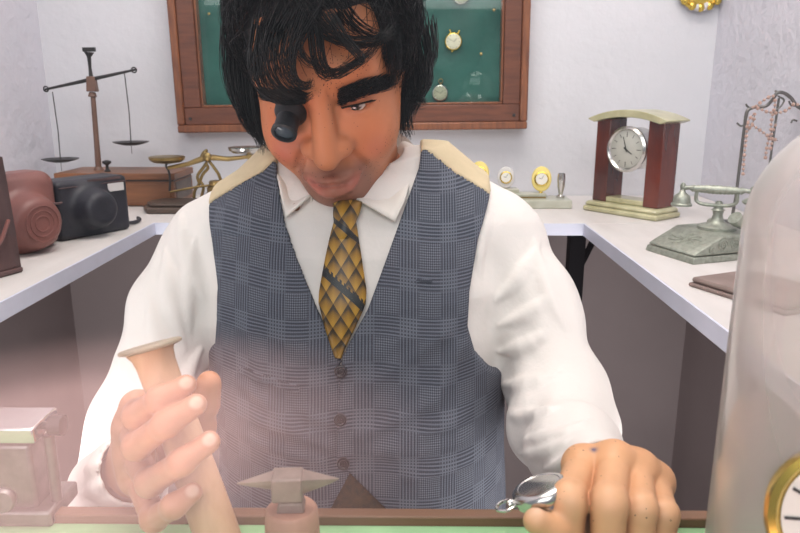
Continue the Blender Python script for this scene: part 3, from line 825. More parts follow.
for i in range(5200):
    psi = RNG.uniform(0, 2*PI); ci = int(psi/(2*PI)*46)
    if ci not in clump: clump[ci] = RNG.normal(0, 1, 6)
    cr = clump[ci]
    dirh = math.cos(psi)*e1+math.sin(psi)*e2
    fr = -dirh[1]                              # 1 towards the face
    side = abs(dirh[0])
    b0 = RNG.uniform(0, 1.2)
    if fr > .45: bmax = RNG.uniform(.92, 1.20)+.12*cr[0]
    elif fr > -.2: bmax = RNG.uniform(1.5, 2.15)+.10*cr[0]
    else: bmax = RNG.uniform(1.6, 2.1)
    b0 = min(b0, bmax-.5); lay = RNG.uniform(.92, 1.06)+.02*cr[1]
    t = np.linspace(0, 1, NS); be = b0+(bmax-b0)*t
    ps = psi+(.20*cr[2]+RNG.normal(0, .11))*t+.12*np.sin(t*5+cr[3]*2)
    D = (np.cos(be)[:, None]*crown+np.sin(be)[:, None]*(np.cos(ps)[:, None]*e1+np.sin(ps)[:, None]*e2))
    q = env(D, (lay*(.93+.07*np.minimum(1, t*3+b0)))[:, None])
    q = q+RNG.normal(0, .0012, 3)*np.sin(t*PI)[:, None]
    cu = .0055*np.sin(t*(5+1.5*cr[4])+cr[5]*3)*t
    q = q+np.outer(cu, cr[:3]/2)+np.outer(.004*np.sin(t*6+cr[0]*5)*t, dirh)
    if fr > .45 and abs(dirh[0]) < .8: q[:, 1] -= .010*t*t
    S.append(HC+q@HR.T); Rr.append(np.linspace(.0007, .00018, NS)*RNG.uniform(.7, 1.3))
def lock(pts, n, w0, w1, rad=.00055, depth=.01):
    """a curl: pixel points with a distance from the lens, n hairs, spread w0 at the root and w1 at the tip"""
    g = spline([P(x, y, d0-(.033 if d0 < .70 else .020)) for x, y, d0 in pts], NS)
    for _ in range(n):
        o = RNG.normal(0, 1, 3); o /= max(1.0, np.linalg.norm(o)); t = np.linspace(0, 1, NS)
        wob = RNG.normal(0, .0012, 3)*np.sin(t*PI*RNG.uniform(.8, 2))[:, None]
        k = NS if RNG.random() < .6 else NS
        s = g+o*(w0*(1-t)+w1*t)[:, None]+wob
        e = RNG.uniform(.8, 1.0); s = np.array([np.interp(t*e, t, s[:, j]) for j in range(3)]).T
        S.append(s); Rr.append(np.linspace(rad, rad*.25, NS)*RNG.uniform(.7, 1.3))
lk = lambda pts, d0, d1: [(x, y, d0+(d1-d0)*i/(len(pts)-1)) for i, (x, y) in enumerate(pts)]
lock(lk([(312, 10), (316, 38), (319, 62), (329, 76), (345, 70), (360, 60), (376, 46), (384, 26)], .640, .660), 46, .007, .003)
lock(lk([(330, 14), (345, 38), (362, 58), (352, 66), (340, 64)], .640, .648), 26, .006, .002)
lock(lk([(305, 12), (292, 45), (290, 68), (298, 84), (309, 86), (310, 78)], .640, .645), 42, .008, .002)
lock(lk([(285, 10), (270, 45), (272, 72), (287, 92), (305, 97), (312, 92)], .645, .655), 40, .009, .003)
lock(lk([(262, 20), (256, 58), (262, 84), (278, 97), (300, 99), (312, 95)], .665, .660), 52, .009, .004)
lock(lk([(296, 8), (281, 36), (279, 60), (292, 80), (303, 86)], .640, .648), 24, .007, .003)
lock(lk([(340, 5), (352, 22), (372, 34), (392, 36)], .640, .665), 40, .008, .004)
lock(lk([(305, 4), (322, 28), (350, 42), (380, 40), (394, 24)], .636, .665), 50, .008, .004)
lock(lk([(320, 6), (308, 30), (300, 50), (312, 66), (322, 58)], .636, .642), 26, .006, .002)
lock(lk([(424, 60), (426, 84), (420, 98), (427, 104)], .74, .735), 40, .008, .002)
lock(lk([(428, 20), (432, 50), (427, 70), (431, 82)], .75, .745), 40, .009, .003)
lock(lk([(236, 10), (230, 40), (233, 64), (229, 84)], .75, .745), 50, .009, .003)
lock(lk([(240, 60), (238, 90), (244, 108), (240, 120)], .75, .74), 50, .009, .003)
lock(lk([(278, 10), (262, 42), (258, 70), (266, 96)], .66, .685), 28, .008, .004)
for pts in ([(240, 20), (240, 70), (246, 110), (262, 148)], [(236, 40), (240, 90), (250, 125), (268, 138)], [(246, 60), (250, 105), (258, 130), (272, 148)], [(232, 30), (232, 70), (240, 105), (252, 112)], [(252, 70), (258, 110), (262, 132), (262, 152)]):
    lock(lk(pts, .75, .745), 70, .012, .005)
for pts in ([(405, 20), (408, 60), (404, 100), (400, 138)], [(412, 50), (410, 90), (406, 118), (410, 136)], [(400, 60), (398, 95), (396, 120), (398, 136)], [(420, 40), (424, 75), (416, 100), (410, 118)], [(414, 60), (416, 90), (408, 102), (424, 104)], [(398, 30), (394, 60), (392, 84), (392, 100)]):
    lock(lk(pts, .75, .742), 70, .011, .005)
for _ in range(420):        # stray hairs
    th_ = RNG.uniform(0, 2*PI); b0 = RNG.uniform(.1, 1.3); t = np.linspace(0, 1, NS); be = b0+RNG.uniform(.3, .8)*t; ps = th_+RNG.normal(0, .5)*t
    D = (np.cos(be)[:, None]*crown+np.sin(be)[:, None]*(np.cos(ps)[:, None]*e1+np.sin(ps)[:, None]*e2))
    q = env(D, (1.0+RNG.uniform(.02, .13)*np.sin(t*2.2)+.02*np.sin(t*7+th_))[:, None]); S.append(HC+q@HR.T); Rr.append(np.linspace(.00045, .00015, NS))
for pts in ([(395, 10), (392, 34), (386, 56), (388, 76)], [(388, 5), (394, 30), (396, 60), (392, 88)]): lock(lk(pts, .69, .70), 60, .008, .004)
so = strands(S, Rr, 'strands', hair, M['hair']); so['kind'] = 'stuff'
# ---- brows and lashes
def brow(poly, n, d, lay=.006):
    S, R2 = [], []
    poly = np.array(poly, float)      # rows: x, y lower, y upper along the brow
    t = RNG.uniform(0, 1, n); x = np.interp(t, np.linspace(0, 1, len(poly)), poly[:, 0])
    lo = np.interp(x*d, poly[:, 0]*d, poly[:, 1]); up = np.interp(x*d, poly[:, 0]*d, poly[:, 2]); f = RNG.uniform(0, 1, n); y = lo+(up-lo)*f+RNG.normal(0, 1.1, n)
    L = RNG.uniform(5, 14, n); q0 = hits(head0, x, y); q1 = hits(head0, x+d*L*.8, y-L*(.22+.25*f))
    for a, b in zip(q0, q1):
        a = TOW(a, -.0005); b = TOW(b, RNG.uniform(.001, lay)); m = TOW(.5*(a+b), RNG.uniform(.001, lay))
        S.append(spline([a, m, b], 5)); R2.append(np.linspace(.00055, .0002, 5))
    return S, R2
b1 = brow([(337, 104, 92), (342, 105, 89), (352, 101, 85), (365, 95, 82), (378, 91, 79), (388, 88, 80)], 900, 1)
strands(*b1, 'eyebrow', person, M['hair'])
b2 = brow([(307, 103, 94), (298, 104, 92), (284, 103, 92), (270, 101, 93), (262, 99, 94)], 700, -1)
strands(*b2, 'eyebrow', person, M['hair'])
ls = []
for t in np.linspace(0, 1, 60):
    x = 343+29*t; y = np.interp(t, [0, .5, 1], [107.5, 103.8, 100]); a = TOW(FP(x, y, 0), .004*math.sin(PI*t)+.0015)
    ls.append(spline([a, TOW(a, .003)+A((t-.3)*.003, 0, -.001), TOW(a, .0055)+A((t-.3)*.006, 0, .0005)], 5))
strands(ls, [np.linspace(.0006, .0002, 5)]*60, 'eyelash', person, M['hair'])
# ---- shelf round three walls, and its black brackets
SI_R, SI_L, SI_B, TH = .311, -.449, 1.214, .020
ctr = -.245
def shelf_piece(name, x0, x1, y0, y1, edge):
    b = MB().box(((x0+x1)/2, (y0+y1)/2, SHELF-TH/2), (x1-x0, y1-y0, TH))
    return obj(name, b, M['shelf'], shelf, bevel=.0012, world=True)
shelf = thing('wall_shelf', (0, 1.4, SHELF), 'white painted shelf running round the left, back and right walls', 'shelf')
shelf_piece('shelf_board', XL+.002, XR-.002, SI_B, YW-.002, 0)
shelf_piece('shelf_board', SI_R, XR-.002, Y0+.06, SI_B, 0)
shelf_piece('shelf_board', XL+.002, SI_L, Y0+.06, SI_B, 0)
for b in (MB().box(((SI_R+SI_L)/2, SI_B-.0015, SHELF-TH/2-.0005), (SI_R-SI_L-.006, .003, TH+.001)),
          MB().box((SI_R-.0015, (Y0+.06+SI_B)/2, SHELF-TH/2-.0005), (.003, SI_B-Y0-.06, TH+.001)),
          MB().box((SI_L+.0015, (Y0+.06+SI_B)/2, SHELF-TH/2-.0005), (.003, SI_B-Y0-.06, TH+.001))):
    obj('edge_strip', b, M['shelf_edge'], shelf, world=True)
b = MB(); q = A(SI_R-.006, SI_B+.03, 0)
b.box((q[0], q[1], (FL+SHELF-TH)/2), (.028, .028, SHELF-TH-FL-.002))
obj('post', b, M['bracket'], shelf, bevel=.001, world=True)
b = MB(); b.tube([q+A(.006, -.0, SHELF-TH-.075), q+A(.034, 0, SHELF-TH-.008)], .006, 4); obj('brace', b, M['bracket'], shelf, world=True)
b = MB().box((SI_L+.03, SI_B+.03, (FL+SHELF-TH)/2), (.028, .028, SHELF-TH-FL-.002)); obj('post', b, M['bracket'], shelf, bevel=.001, world=True)
# ---- workbench
BY1, BY0 = .4613, .24
bx0, bx1 = XL+.02, XR-.02; bc = (bx0+bx1)/2
bench = thing('workbench', (bc, .35, FL), 'wooden workbench with a raised brown edge strip and green top, before the dummy', 'workbench')
obj('bench_top', MB().box((bc, (BY0+BY1)/2, BENCH-.016), (bx1-bx0, BY1-BY0, .028)), M['wood_bench'], bench, bevel=.001, world=True)
obj('edge_strip', MB().box((bc, (.4500+BY1)/2, BENCH+.0035-.001), (bx1-bx0, BY1-.4500, .009)), M['wood_bench'], bench, bevel=.0012, world=True)
obj('green_top', MB().box((bc, (BY0+.4495)/2, BENCH-.001), (bx1-bx0-.004, .4495-BY0, .002)), M['mat_green'], bench, world=True)
for x in (bx0+.03, bx1-.03):
    for y in (BY0+.03, BY1-.03):
        obj('leg', MB().box((x, y, (FL+BENCH-.03)/2), (.045, .045, BENCH-.03-FL)), M['wood_bench'], bench, bevel=.002, world=True)
# a stool under the dummy
st = thing('stool', (-.05, .76, FL), 'plain wooden stool under the seated dummy', 'stool')
obj('seat', MB().lathe([(.15, -.79+1.08-.025), (.155, .305), (.155, .31), (.15, .315)], (0, 0, 0), 36), M['wood_bench'], st)
for a in range(4):
    t = PI/4+a*PI/2; obj('leg', MB().tube([(math.cos(t)*.13, math.sin(t)*.13, .004), (math.cos(t)*.09, math.sin(t)*.09, .275)], [.014, .018], 12), M['wood_bench'], st)
# ---- framed display case on the back wall
fa = PY(178, 133, YW-.045); fb = PY(527, 129, YW-.045)
FWD = np.linalg.norm(fb-fa); FH = .56; fr = math.atan2(fb[2]-fa[2], fb[0]-fa[0])
case = thing('display_case', (*((fa+fb)/2)[:1], YW-.001, ((fa+fb)/2)[2]), 'glazed wooden wall case lined in green satin, behind the head', 'display case')
case.rotation_euler = (0, -fr, 0)
Wd = FWD; RW = .036; OW = .016
def rail(nm, x0, x1, z0, z1, m, y0, y1, bev): obj(nm, MB().box(((x0+x1)/2, (y0+y1)/2, (z0+z1)/2), (x1-x0, y1-y0, z1-z0)), m, case, bevel=bev)
for x0, x1, z0, z1 in ((-Wd/2, Wd/2, 0, OW), (-Wd/2, Wd/2, FH-OW, FH), (-Wd/2, -Wd/2+OW, OW, FH-OW), (Wd/2-OW, Wd/2, OW, FH-OW)):
    rail('outer_frame', x0, x1, z0, z1, M['frame2'], -.046, -.001, .003)
o2 = OW+RW
for x0, x1, z0, z1 in ((-Wd/2+OW, Wd/2-OW, OW, o2), (-Wd/2+OW, Wd/2-OW, FH-o2, FH-OW), (-Wd/2+OW, -Wd/2+o2, o2, FH-o2), (Wd/2-o2, Wd/2-OW, o2, FH-o2)):
    rail('inner_frame', x0, x1, z0, z1, M['frame'], -.041, -.001, .002)
o3 = o2+.005
for x0, x1, z0, z1 in ((-Wd/2+o2, Wd/2-o2, o2, o3), (-Wd/2+o2, -Wd/2+o3, o3, FH-o2), (Wd/2-o3, Wd/2-o2, o3, FH-o2)):
    rail('bead', x0, x1, z0, z1, M['frame2'], -.036, -.001, .0015)
for s in (-1, 1):
    obj('screw', MB().lathe([(.0034, 0), (.003, .0012), (.001, .0014)], (s*(Wd/2-OW-.012), -.0412, OW+.013), 14, frame_z((0, -1, 0))), M['iron'], case)
# lining: rumpled cloth
nx, nz = 70, 60; gx = np.linspace(-Wd/2+o2-.002, Wd/2-o2+.002, nx); gz = np.linspace(o2-.002, FH-o2+.002, nz)
X, Z = np.meshgrid(gx, gz, indexing='ij')
Yl = -.014+.0022*np.sin(X*19+2*np.sin(Z*11))*np.sin(Z*17+2*np.sin(X*13))+.0005*np.sin(X*60+Z*45)
li = MB().add(np.stack([X, Yl, Z], -1).reshape(-1, 3), [(i*nz+j, (i+1)*nz+j, (i+1)*nz+j+1, i*nz+j+1) for i in range(nx-1) for j in range(nz-1)])
obj('lining', li, M['green'], case)
obj('glass', MB().box((0, -.034, FH/2), (Wd-2*o2+.004, .002, FH-2*o2+.004)), M['case_glass'], case)
# the watches and pins on the lining
def onlin(x, y, off=.018): return PY(x, y, YW-.001-off)
M['dial_gold'] = mat('cream dial', (214, 206, 184), .5, var=.05); M['dial_old'] = mat('tarnished dial', (150, 150, 128), .5, var=.2)
def watch(px, py, r, lab, gold, crown_ang, strap=False):
    c = onlin(px, py, .020); t = thing('pocket_watch' if not strap else 'wrist_watch', c, lab, 'watch', 'watches pinned in the green case')
    R = frame_z((0, -1, 0), (1, 0, 0))
    obj('case', MB().lathe([(r*.8, -.004), (r, -.002), (r, .002), (r*.92, .0042), (r*.86, .0046), (r*.84, .0040), (r*.1, .0040)], (0, 0, 0), 30, R), M['gold' if gold else 'silver'], t)
    d = obj('dial', MB().lathe([(r*.84, .0041), (r*.8, .0046), (r*.1, .0047)], (0, 0, 0), 30, R), M['dial_gold'] if gold else M['dial_old'], t)
    b = MB()
    for k in range(12):
        a = k*PI/6; b.box(R@A(r*.68*math.sin(a), r*.68*math.cos(a), .0049), (.0006, .0004, .002), ux=roty(a))
    obj('numerals', b, M['ink'], t)
    b = MB().tube([R@A(0, -.1*r, .0052), R@A(r*.35, r*.3, .0052)], .0004, 4).tube([R@A(0, 0, .0053), R@A(-r*.5, r*.25, .0053)], .0003, 4); obj('hand', b, M['ink'], t)
    a = crown_ang; dv = A(math.sin(a), 0, math.cos(a))
    if strap:
        for e in (-.42, .42):
            dv = A(math.sin(a+e), 0, math.cos(a+e)); obj('lug', MB().tube([dv*r*.95, dv*r*1.38], [.0022, .0015], 8), M['gold'], t)
        dv = A(math.sin(a+PI), 0, math.cos(a+PI)); obj('crown', MB().tube([dv*r*.95, dv*r*1.15], .002, 8), M['gold'], t)
    else:
        obj('crown', MB().tube([dv*r*.95, dv*r*1.25], [.002, .0028], 10), M['brass'], t)
        th = np.linspace(0, 2*PI, 20, endpoint=False); w = A(dv[2], 0, -dv[0])
        obj('bow', MB().tube([dv*r*1.4+.0045*(math.cos(k)*dv+math.sin(k)*w) for k in th], .0008, 6, True), M['brass'], t)
watch(453.3, 41.5, .0185, 'round white-dialled watch head with gold lugs, upper one pinned in the green case', True, .1, True)
watch(440, 93, .0175, 'tarnished silver pocket watch hanging lowest in the green case', False, .05)
watch(461, -5, .019, 'pocket watch at the top edge of the picture in the green case', False, .3)
for x, y, lab in ((209, 14, 'tiny brass pin left of the hair in the green case'), (481, 54, 'tiny brass hook right of the white-dialled watch in the green case'),
                  (494, 10, 'tiny brass pin near the upper right corner of the green case'), (434, 55, 'tiny pale pin beside the hair in the green case')):
    c = onlin(x, y, .0185); o = obj('pin', MB().lathe([(.0016, -.006), (.0016, 0), (.003, .0006), (.003, .0016), (.0008, .0026)], (0, 0, 0), 12, frame_z((0, -1, .2))), M['brass'])
    o.location = c; tag(o, lab, 'pin', 'brass pins in the green case')
# a clear dome lens lying against the lining
c = onlin(478, 88, .0195); o = obj('watch_crystal', MB().lathe([(.034, 0), (.033, .003), (.028, .006), (.019, .0088), (.009, .0102), (.001, .0106)], (0, 0, 0), 40, frame_z((0, -1, 0))), M['case_glass']); o.location = c
tag(o, 'round clear watch crystal at the lower right of the green case', 'watch crystal')
# ---- gilt ornament high on the back wall
c = PY(704, -17, YW-.02); t = thing('wall_ornament', (c[0], YW-.001, c[2]), 'gilded ornament hung high on the wall by the right corner', 'ornament')
R = frame_z((0, -1, 0), (1, 0, 0))
obj('medallion', MB().lathe([(.050, 0), (.052, .008), (.046, .016), (.030, .012), (.002, .014)], (0, 0, 0), 36, R), M['gold'], t)
b = MB()
for a in np.linspace(0, 2*PI, 16, endpoint=False): b.ball((.047*math.sin(a), -.014, .047*math.cos(a)), (.009, .008, .009), 10)
obj('scalloped_rim', b, M['gold'], t)
b = MB().ball((0, -.014, -.047), (.016, .006, .008), 14).ball((.014, -.014, -.043), (.01, .006, .007), 12); o = obj('chip', b, M['paper'], t); o['label'] = 'white chipped patch at the bottom'
# ---- the mantel clock
def basis(p0, p1):   # rotation about z of the axis p0->p1
    return math.atan2(p1[1]-p0[1], p1[0]-p0[0])
cl, cr_, cb_ = PZ(582, 210, SHELF), PZ(656, 222, SHELF), PZ(676, 214.5, SHELF)
ca = basis(cl, cr_); CW = np.linalg.norm(cr_-cl); CD = .078
ccen = cl+rotz(ca)@A(CW/2, CD/2, 0)
t = thing('mantel_clock', (ccen[0], ccen[1], SHELF), 'mantel clock with red wooden pillars, onyx base and arched onyx top', 'clock', rot=ca)
def slab(nm, w, d, z0, z1, m, bev=.004, tp=1.0): return obj(nm, MB().box((0, 0, (z0+z1)/2), (w, d, z1-z0), taper=tp), m, t, bevel=bev)
slab('base', CW, CD, 0, .011, M['onyx'], .004); slab('base_step', CW*.985, CD*.96, .011, .020, M['onyx'], .005, .95); slab('plinth', CW*.66, CD*.55, .020, .030, M['onyx'], .002)
for s in (-1, 1):
    obj('pillar', MB().box((s*.056, .002, .020+.078), (.031, .050, .156)), M['redwood'], t, bevel=.0015)
arch = [(-.083, .174), (-.083, .176)]+[(x, .176+.017*(1-(x/.083)**2)) for x in np.linspace(-.081, .081, 18)]+[(.083, .176), (.083, .174)]+[(x, .168+.012*(1-(x/.075)**2)) for x in np.linspace(.070, -.070, 18)]
obj('arched_top', MB().prism(arch, -.036, .038), M['onyx'], t, bevel=.002)
R = frame_z((0, -1, 0), (1, 0, 0)); r = .0395; z = .122
obj('drum', MB().lathe([(r*.9, -.034), (r*.98, -.03), (r*.98, .004), (r, .006), (r*1.06, .008), (r*1.06, .012), (r*.95, .015), (r*.9, .013), (r*.86, .0105), (r*.02, .0105)], (0, -.016, z), 44, R), M['silver'], t)
obj('dial', MB().lathe([(r*.88, .0106), (r*.86, .0112), (r*.02, .0112)], (0, -.016, z), 40, R), M['dial_silver'], t)
b = MB()
for k in range(12):
    a = k*PI/6; L = .009 if k % 3 == 0 else .0065; b.box(A(0, -.016, z)+R@A(r*.68*math.sin(a), r*.68*math.cos(a), .0114), (.0011 if k % 3 == 0 else .0008, .0004, L), ux=roty(a))
obj('numerals', b, M['ink'], t)
for a, L, w in ((-.32, .024, .0009), (2.15, .015, .0013)):
    dv = R@A(math.sin(a), math.cos(a), 0); q = A(0, -.016, z)+R@A(0, 0, .0122)
    obj('clock_hand', MB().tube([q-dv*.005, q+dv*L], [w, w*.5], 6), M['ink'], t)
obj('hub', MB().ball(A(0, -.016, z)+R@A(0, 0, .0125), .0016, 10), M['ink'], t)
# ---- onyx pen stand with an oval clock, two more oval clocks on blocks
def oval_clock(t, c, h, gold_frame, lean=0.0):
    R = frame_z((-.15, -1, .12), (1, 0, 0)); q = A(*c); RR = R@np.diag([.78, 1.0, 1.0])
    rr = h/2
    fr_ = MB().lathe([(rr, -.003), (rr, .001), (rr*.93, .003), (rr*.6, .0035), (rr*.02, .0035)], q, 36, RR)
    o = obj('oval_frame', fr_, M['gold_bright'] if gold_frame else M['paper'], t)
    k = rr*.56
    obj('bezel', MB().lathe([(k*1.0, .0030), (k*1.02, .0055), (k*.86, .006), (k*.8, .0045), (k*.02, .0040)], q, 32, R), M['gold'], t)
    obj('dial', MB().lathe([(k*.82, .0045), (k*.8, .0052), (k*.02, .0052)], q, 28, R), M['dial'], t)
    b = MB()
    for a, L in ((.5, k*.6), (-1.2, k*.4)): dv = R@A(math.sin(a), math.cos(a), 0); p0 = q+R@A(0, 0, .0056); b.tube([p0, p0+dv*L], .0004, 4)
    obj('clock_hand', b, M['ink'], t)
M['gold_bright'] = mat('pale gold oval', (236, 214, 128), .4, .25, var=.05)
p0, p1 = PZ(513, 209, SHELF), PZ(572, 209, SHELF)
w = p1[0]-p0[0]+.02; cx, cy = p1[0]-w/2, p1[1]+.035
t = thing('pen_stand', (cx, cy, SHELF), 'pale onyx pen stand with metal cup and gold oval clock, left of mantel clock', 'pen stand')
obj('base', MB().box((0, 0, .0085), (w, .07, .017)), M['onyx_pale'], t, bevel=.002)
obj('base_step', MB().box((-.018, .012, .021), (.082, .034, .009)), M['onyx_pale'], t, bevel=.0015)
obj('brass_strip', MB().box((-.018, -.0055, .0185), (.078, .002, .003)), M['brass'], t)
q = PY(560.5, 197, cy)-A(cx, cy, SHELF)
obj('pen_cup', MB().lathe([(.0085, .017), (.0085, .021), (.0045, .024), (.005, .028), (.0075, .040), (.0085, .056), (.0075, .066), (.0062, .066), (.006, .05)], (q[0], 0, 0), 20), M['silver'], t)
q = PY(541.5, 179, cy+.012)-A(cx, cy, SHELF); obj('clock_foot', MB().lathe([(.004, .0255), (.003, q[2]-.024)], (q[0], .012, 0), 12), M['gold'], t); oval_clock(t, (q[0], .012, q[2]), .051, True)
for px, py, gld, lab in ((506, 177.5, False, 'small white-rimmed oval desk clock, middle of the three ovals on the back shelf'), (479.5, 173.5, True, 'small gold oval desk clock half hidden behind the shoulder')):
    Y = cy+.03; q = PY(px, py, Y); t = thing('desk_clock', (q[0], Y, SHELF), lab, 'clock', 'oval desk clocks on the back shelf')
    zb = q[2]-SHELF-(.022 if not gld else .025)
    obj('base', MB().box((0, 0, zb/2), (.052, .034, zb)), M['onyx_pale'], t, bevel=.002)
    obj('stem', MB().lathe([(.003, zb), (.0025, zb+.006)], (0, 0, 0), 10), M['gold'], t)
    oval_clock(t, (0, 0, q[2]-SHELF), .044 if not gld else .05, gld)
# ---- pewter telephone ornament
ta, tb = PZ(645, 250, SHELF), PZ(693, 265, SHELF); an = basis(ta, tb); TW = np.linalg.norm(tb-ta); TD = .125
tc_ = ta+rotz(an)@A(TW/2, TD/2, 0)
t = thing('telephone', (tc_[0], tc_[1], SHELF), 'small ornamental old-fashioned telephone in grey pewter on the right shelf', 'telephone', rot=an)
obj('base_plate', MB().box((0, 0, .0045), (TW, TD, .009), taper=.97), M['pewter'], t, bevel=.0015)
h0, h1 = .010, .035
prof = [(-TD/2+.003, h0), (-TD/2+.004, h0+.003), (-.012, h1), (TD/2-.012, h1), (TD/2-.003, h0)]
v = [(-TW/2+.003, y, z) for y, z in prof]+[(TW/2-.003, y, z) for y, z in prof]; n = len(prof)
obj('body', MB().add(v, [tuple(range(n)), tuple(reversed(range(n, 2*n)))]+[(i, n+i, n+(i+1) % n, (i+1) % n) for i in range(n)]), M['pewter'], t, bevel=.0015, smooth=True)
# scrolls in relief on the end facing the window (and the far end)
def scroll(b, cx, cz, r, x, flip=1):
    th = np.linspace(0, 4.2*PI, 40); rr = r*(1-th/(4.6*PI)); b.tube([(x, cx+flip*q*math.cos(k), cz+q*math.sin(k)) for k, q in zip(th, rr)], .0011, 6)
for x in (TW/2-.0025, -TW/2+.0025):
    b = MB()
    for k, (c0, fl) in enumerate(((-.012, 1), (.008, -1), (.027, 1), (.045, -1))): scroll(b, c0, .022, .0085-(.001 if k == 3 else 0), x, fl)
    scroll(b, -.030, .0165, .0045, x); b.tube([(x, y, .0125) for y in np.linspace(-.045, .053, 12)], .0008, 6).tube([(x, y, .0325) for y in np.linspace(-.010, .046, 8)], .0008, 6)
    obj('scrollwork', b, M['pewter'], t)
# flower relief and dial on the sloping front
b = MB(); sl = A(0, -.012+TD/2-.004, h1-h0-.003); sl = sl/np.linalg.norm(sl); nrm = np.cross(A(1, 0, 0), sl); cs = A(0, -.035, .0235)
for k in range(9):
    a = k*2*PI/9; b.tube([cs+sl*(.016*math.cos(a+u*.7)*u)+A(1, 0, 0)*(.030*math.sin(a+u*.7)*u)+nrm*.0006 for u in np.linspace(.15, 1, 8)], .0009, 5)
obj('flower_relief', b, M['pewter'], t)
hr = rotz(math.radians(42))
def turn(b):
    b.v = [(q-A(0, .018, 0))@hr.T+A(0, .012, 0) for q in b.v]; return b
b = MB(); b.lathe([(.026, 0), (.026, .004), (.022, .006), (.016, .007), (.009, .012), (.0065, .020), (.0075, .026), (.0095, .027), (.0060, .030), (.005, .038), (.003, .040)], (0, .018, h1), 28); obj('cradle_post', b, M['pewter'], t)
hz = h1+.046
b = MB(); b.tube(spline([(-.026, .018, hz+.006), (-.026, .018, hz-.006), (-.018, .018, hz-.011), (0, .018, hz-.012), (.018, .018, hz-.011), (.026, .018, hz-.006), (.026, .018, hz+.006)], 26), .0026, 8); obj('cradle', turn(b), M['pewter'], t)
b = MB(); X_ = np.linspace(-.030, .030, 25); b.tube([(x, .018, hz+.010) for x in X_], [.0044+.0018*math.cos(x/.030*PI/2)+.0004*(-1)**i for i, x in enumerate(X_)], 14)
for s in (-1, 1): b.tube([(s*.030, .018, hz+.010), (s*.036, .018, hz+.011), (s*.043, .018, hz+.010)], [.0055, .003, .0035], 10).ball((s*.045, .018, hz+.012), (.0042, .0042, .006), 10)
hs = obj('handset', turn(b), M['pewter'], t)
obj('earpiece', turn(MB().lathe([(.003, hz+.008), (.005, hz+.003), (.0105, hz-.001), (.012, hz-.006), (.0125, hz-.011), (.0145, hz-.013), (.0145, hz-.0155), (.002, hz-.0155)], (-.045, .018, 0), 24)), M['pewter'], hs)
b = MB().lathe([(.003, hz+.008), (.004, hz+.002), (.010, hz-.001), (.013, hz-.004), (.010, hz-.007), (.006, hz-.009)], (.045, .018, 0), 24)
b.tube(spline([(.045, .018, hz-.007), (.047, .017, hz-.017), (.042, .012, hz-.028), (.032, .004, hz-.030), (.027, -.002, hz-.024)], 20), np.linspace(.0055, .0098, 20), 14)
obj('mouthpiece', turn(b), M['pewter'], hs)
o = obj('bell', MB().lathe([(.012, 0), (.012, .005), (.009, .008), (.002, .009)], (-.030, .045, h1), 20), M['pewter'], t)
# ---- metal necklace stand
sp = PZ(731, 226, SHELF)
t = thing('jewellery_stand', (sp[0], sp[1], SHELF), 'tall thin metal jewellery tree with curled arms, behind the telephone', 'jewellery stand')
obj('foot', MB().lathe([(.040, 0), (.040, .003), (.034, .006), (.006, .010), (.004, .016)], (0, 0, 0), 28), M['steel'], t)
loc = lambda x, y, dy=0: PY(x, y, sp[1]+dy)-A(sp[0], sp[1], SHELF)
obj('pole', MB().tube([(0, 0, .012), loc(736, 196), loc(745.5, 118)], .0026, 10), M['steel'], t)
arm1 = spline([loc(745.5, 118), loc(748, 110), loc(756, 107), loc(766, 106, -.005), loc(773, 99, -.01), loc(777, 93, -.012), loc(784, 93, -.012), loc(791, 98, -.012), loc(797, 106, -.012), loc(804, 110, -.012)], 40)
obj('arm', MB().tube(arm1, .0028, 10), M['steel'], t)
for pts in ([(746, 124), (741, 126), (737, 123)], [(750, 108), (747, 106), (746, 104)], [(776, 96), (777, 92), (775, 91)], [(796, 106), (791, 105), (789, 101)], [(797, 121), (793, 120), (791, 123)], [(778, 96), (784, 100), (781, 106), (776, 110)]):
    obj('hook', MB().tube(spline([loc(*q) for q in pts], 10), .0016, 8), M['steel'], t)
obj('second_pole', MB().tube([loc(779, 98, .01), loc(773, 140, .01), loc(766, 190, .01)], .002, 8), M['steel'], t)
def necklace(lab, strands_, dy):
    allp = []
    b = MB(); th = MB()
    for pts in strands_:
        c = spline([PY(x, y, sp[1]+dy) for x, y in pts], 120); L = np.concatenate([[0], np.cumsum(np.linalg.norm(np.diff(c, axis=0), axis=1))])
        th.tube(c[::4], .0006, 5)
        for s in np.arange(.002, L[-1], .0078): b.ball([np.interp(s, L, c[:, j]) for j in range(3)], .0032 if int(s/.0078) % 2 else .0026, 8)
    o = obj('bead_necklace', b, M['bead']); tag(o, lab, 'necklace', 'bead necklaces on the metal stand'); obj('thread', th, M['thread'], o)
necklace('string of pink beads hanging straight down beside the thin pole of the jewellery tree', [[(755, 113), (748, 122), (746, 140), (744, 158), (743, 174)], [(755, 113), (753, 122), (750, 127), (748, 131)]], -.004)
necklace('string of pink beads draped from the lower hook across to the bell jar', [[(747, 123), (752, 125), (758, 129), (764, 133), (771, 138), (779, 141)], [(776, 124), (770, 136), (767, 147), (765, 160)]], -.010)
necklace('string of pink beads looped along the curled top arm of the jewellery tree', [[(752, 107), (760, 109), (768, 112), (777, 113), (787, 110), (794, 104), (801, 106)], [(755, 107), (764, 100), (773, 96), (775, 104), (772, 118), (771, 128), (772, 140), (770, 152)]], -.016)
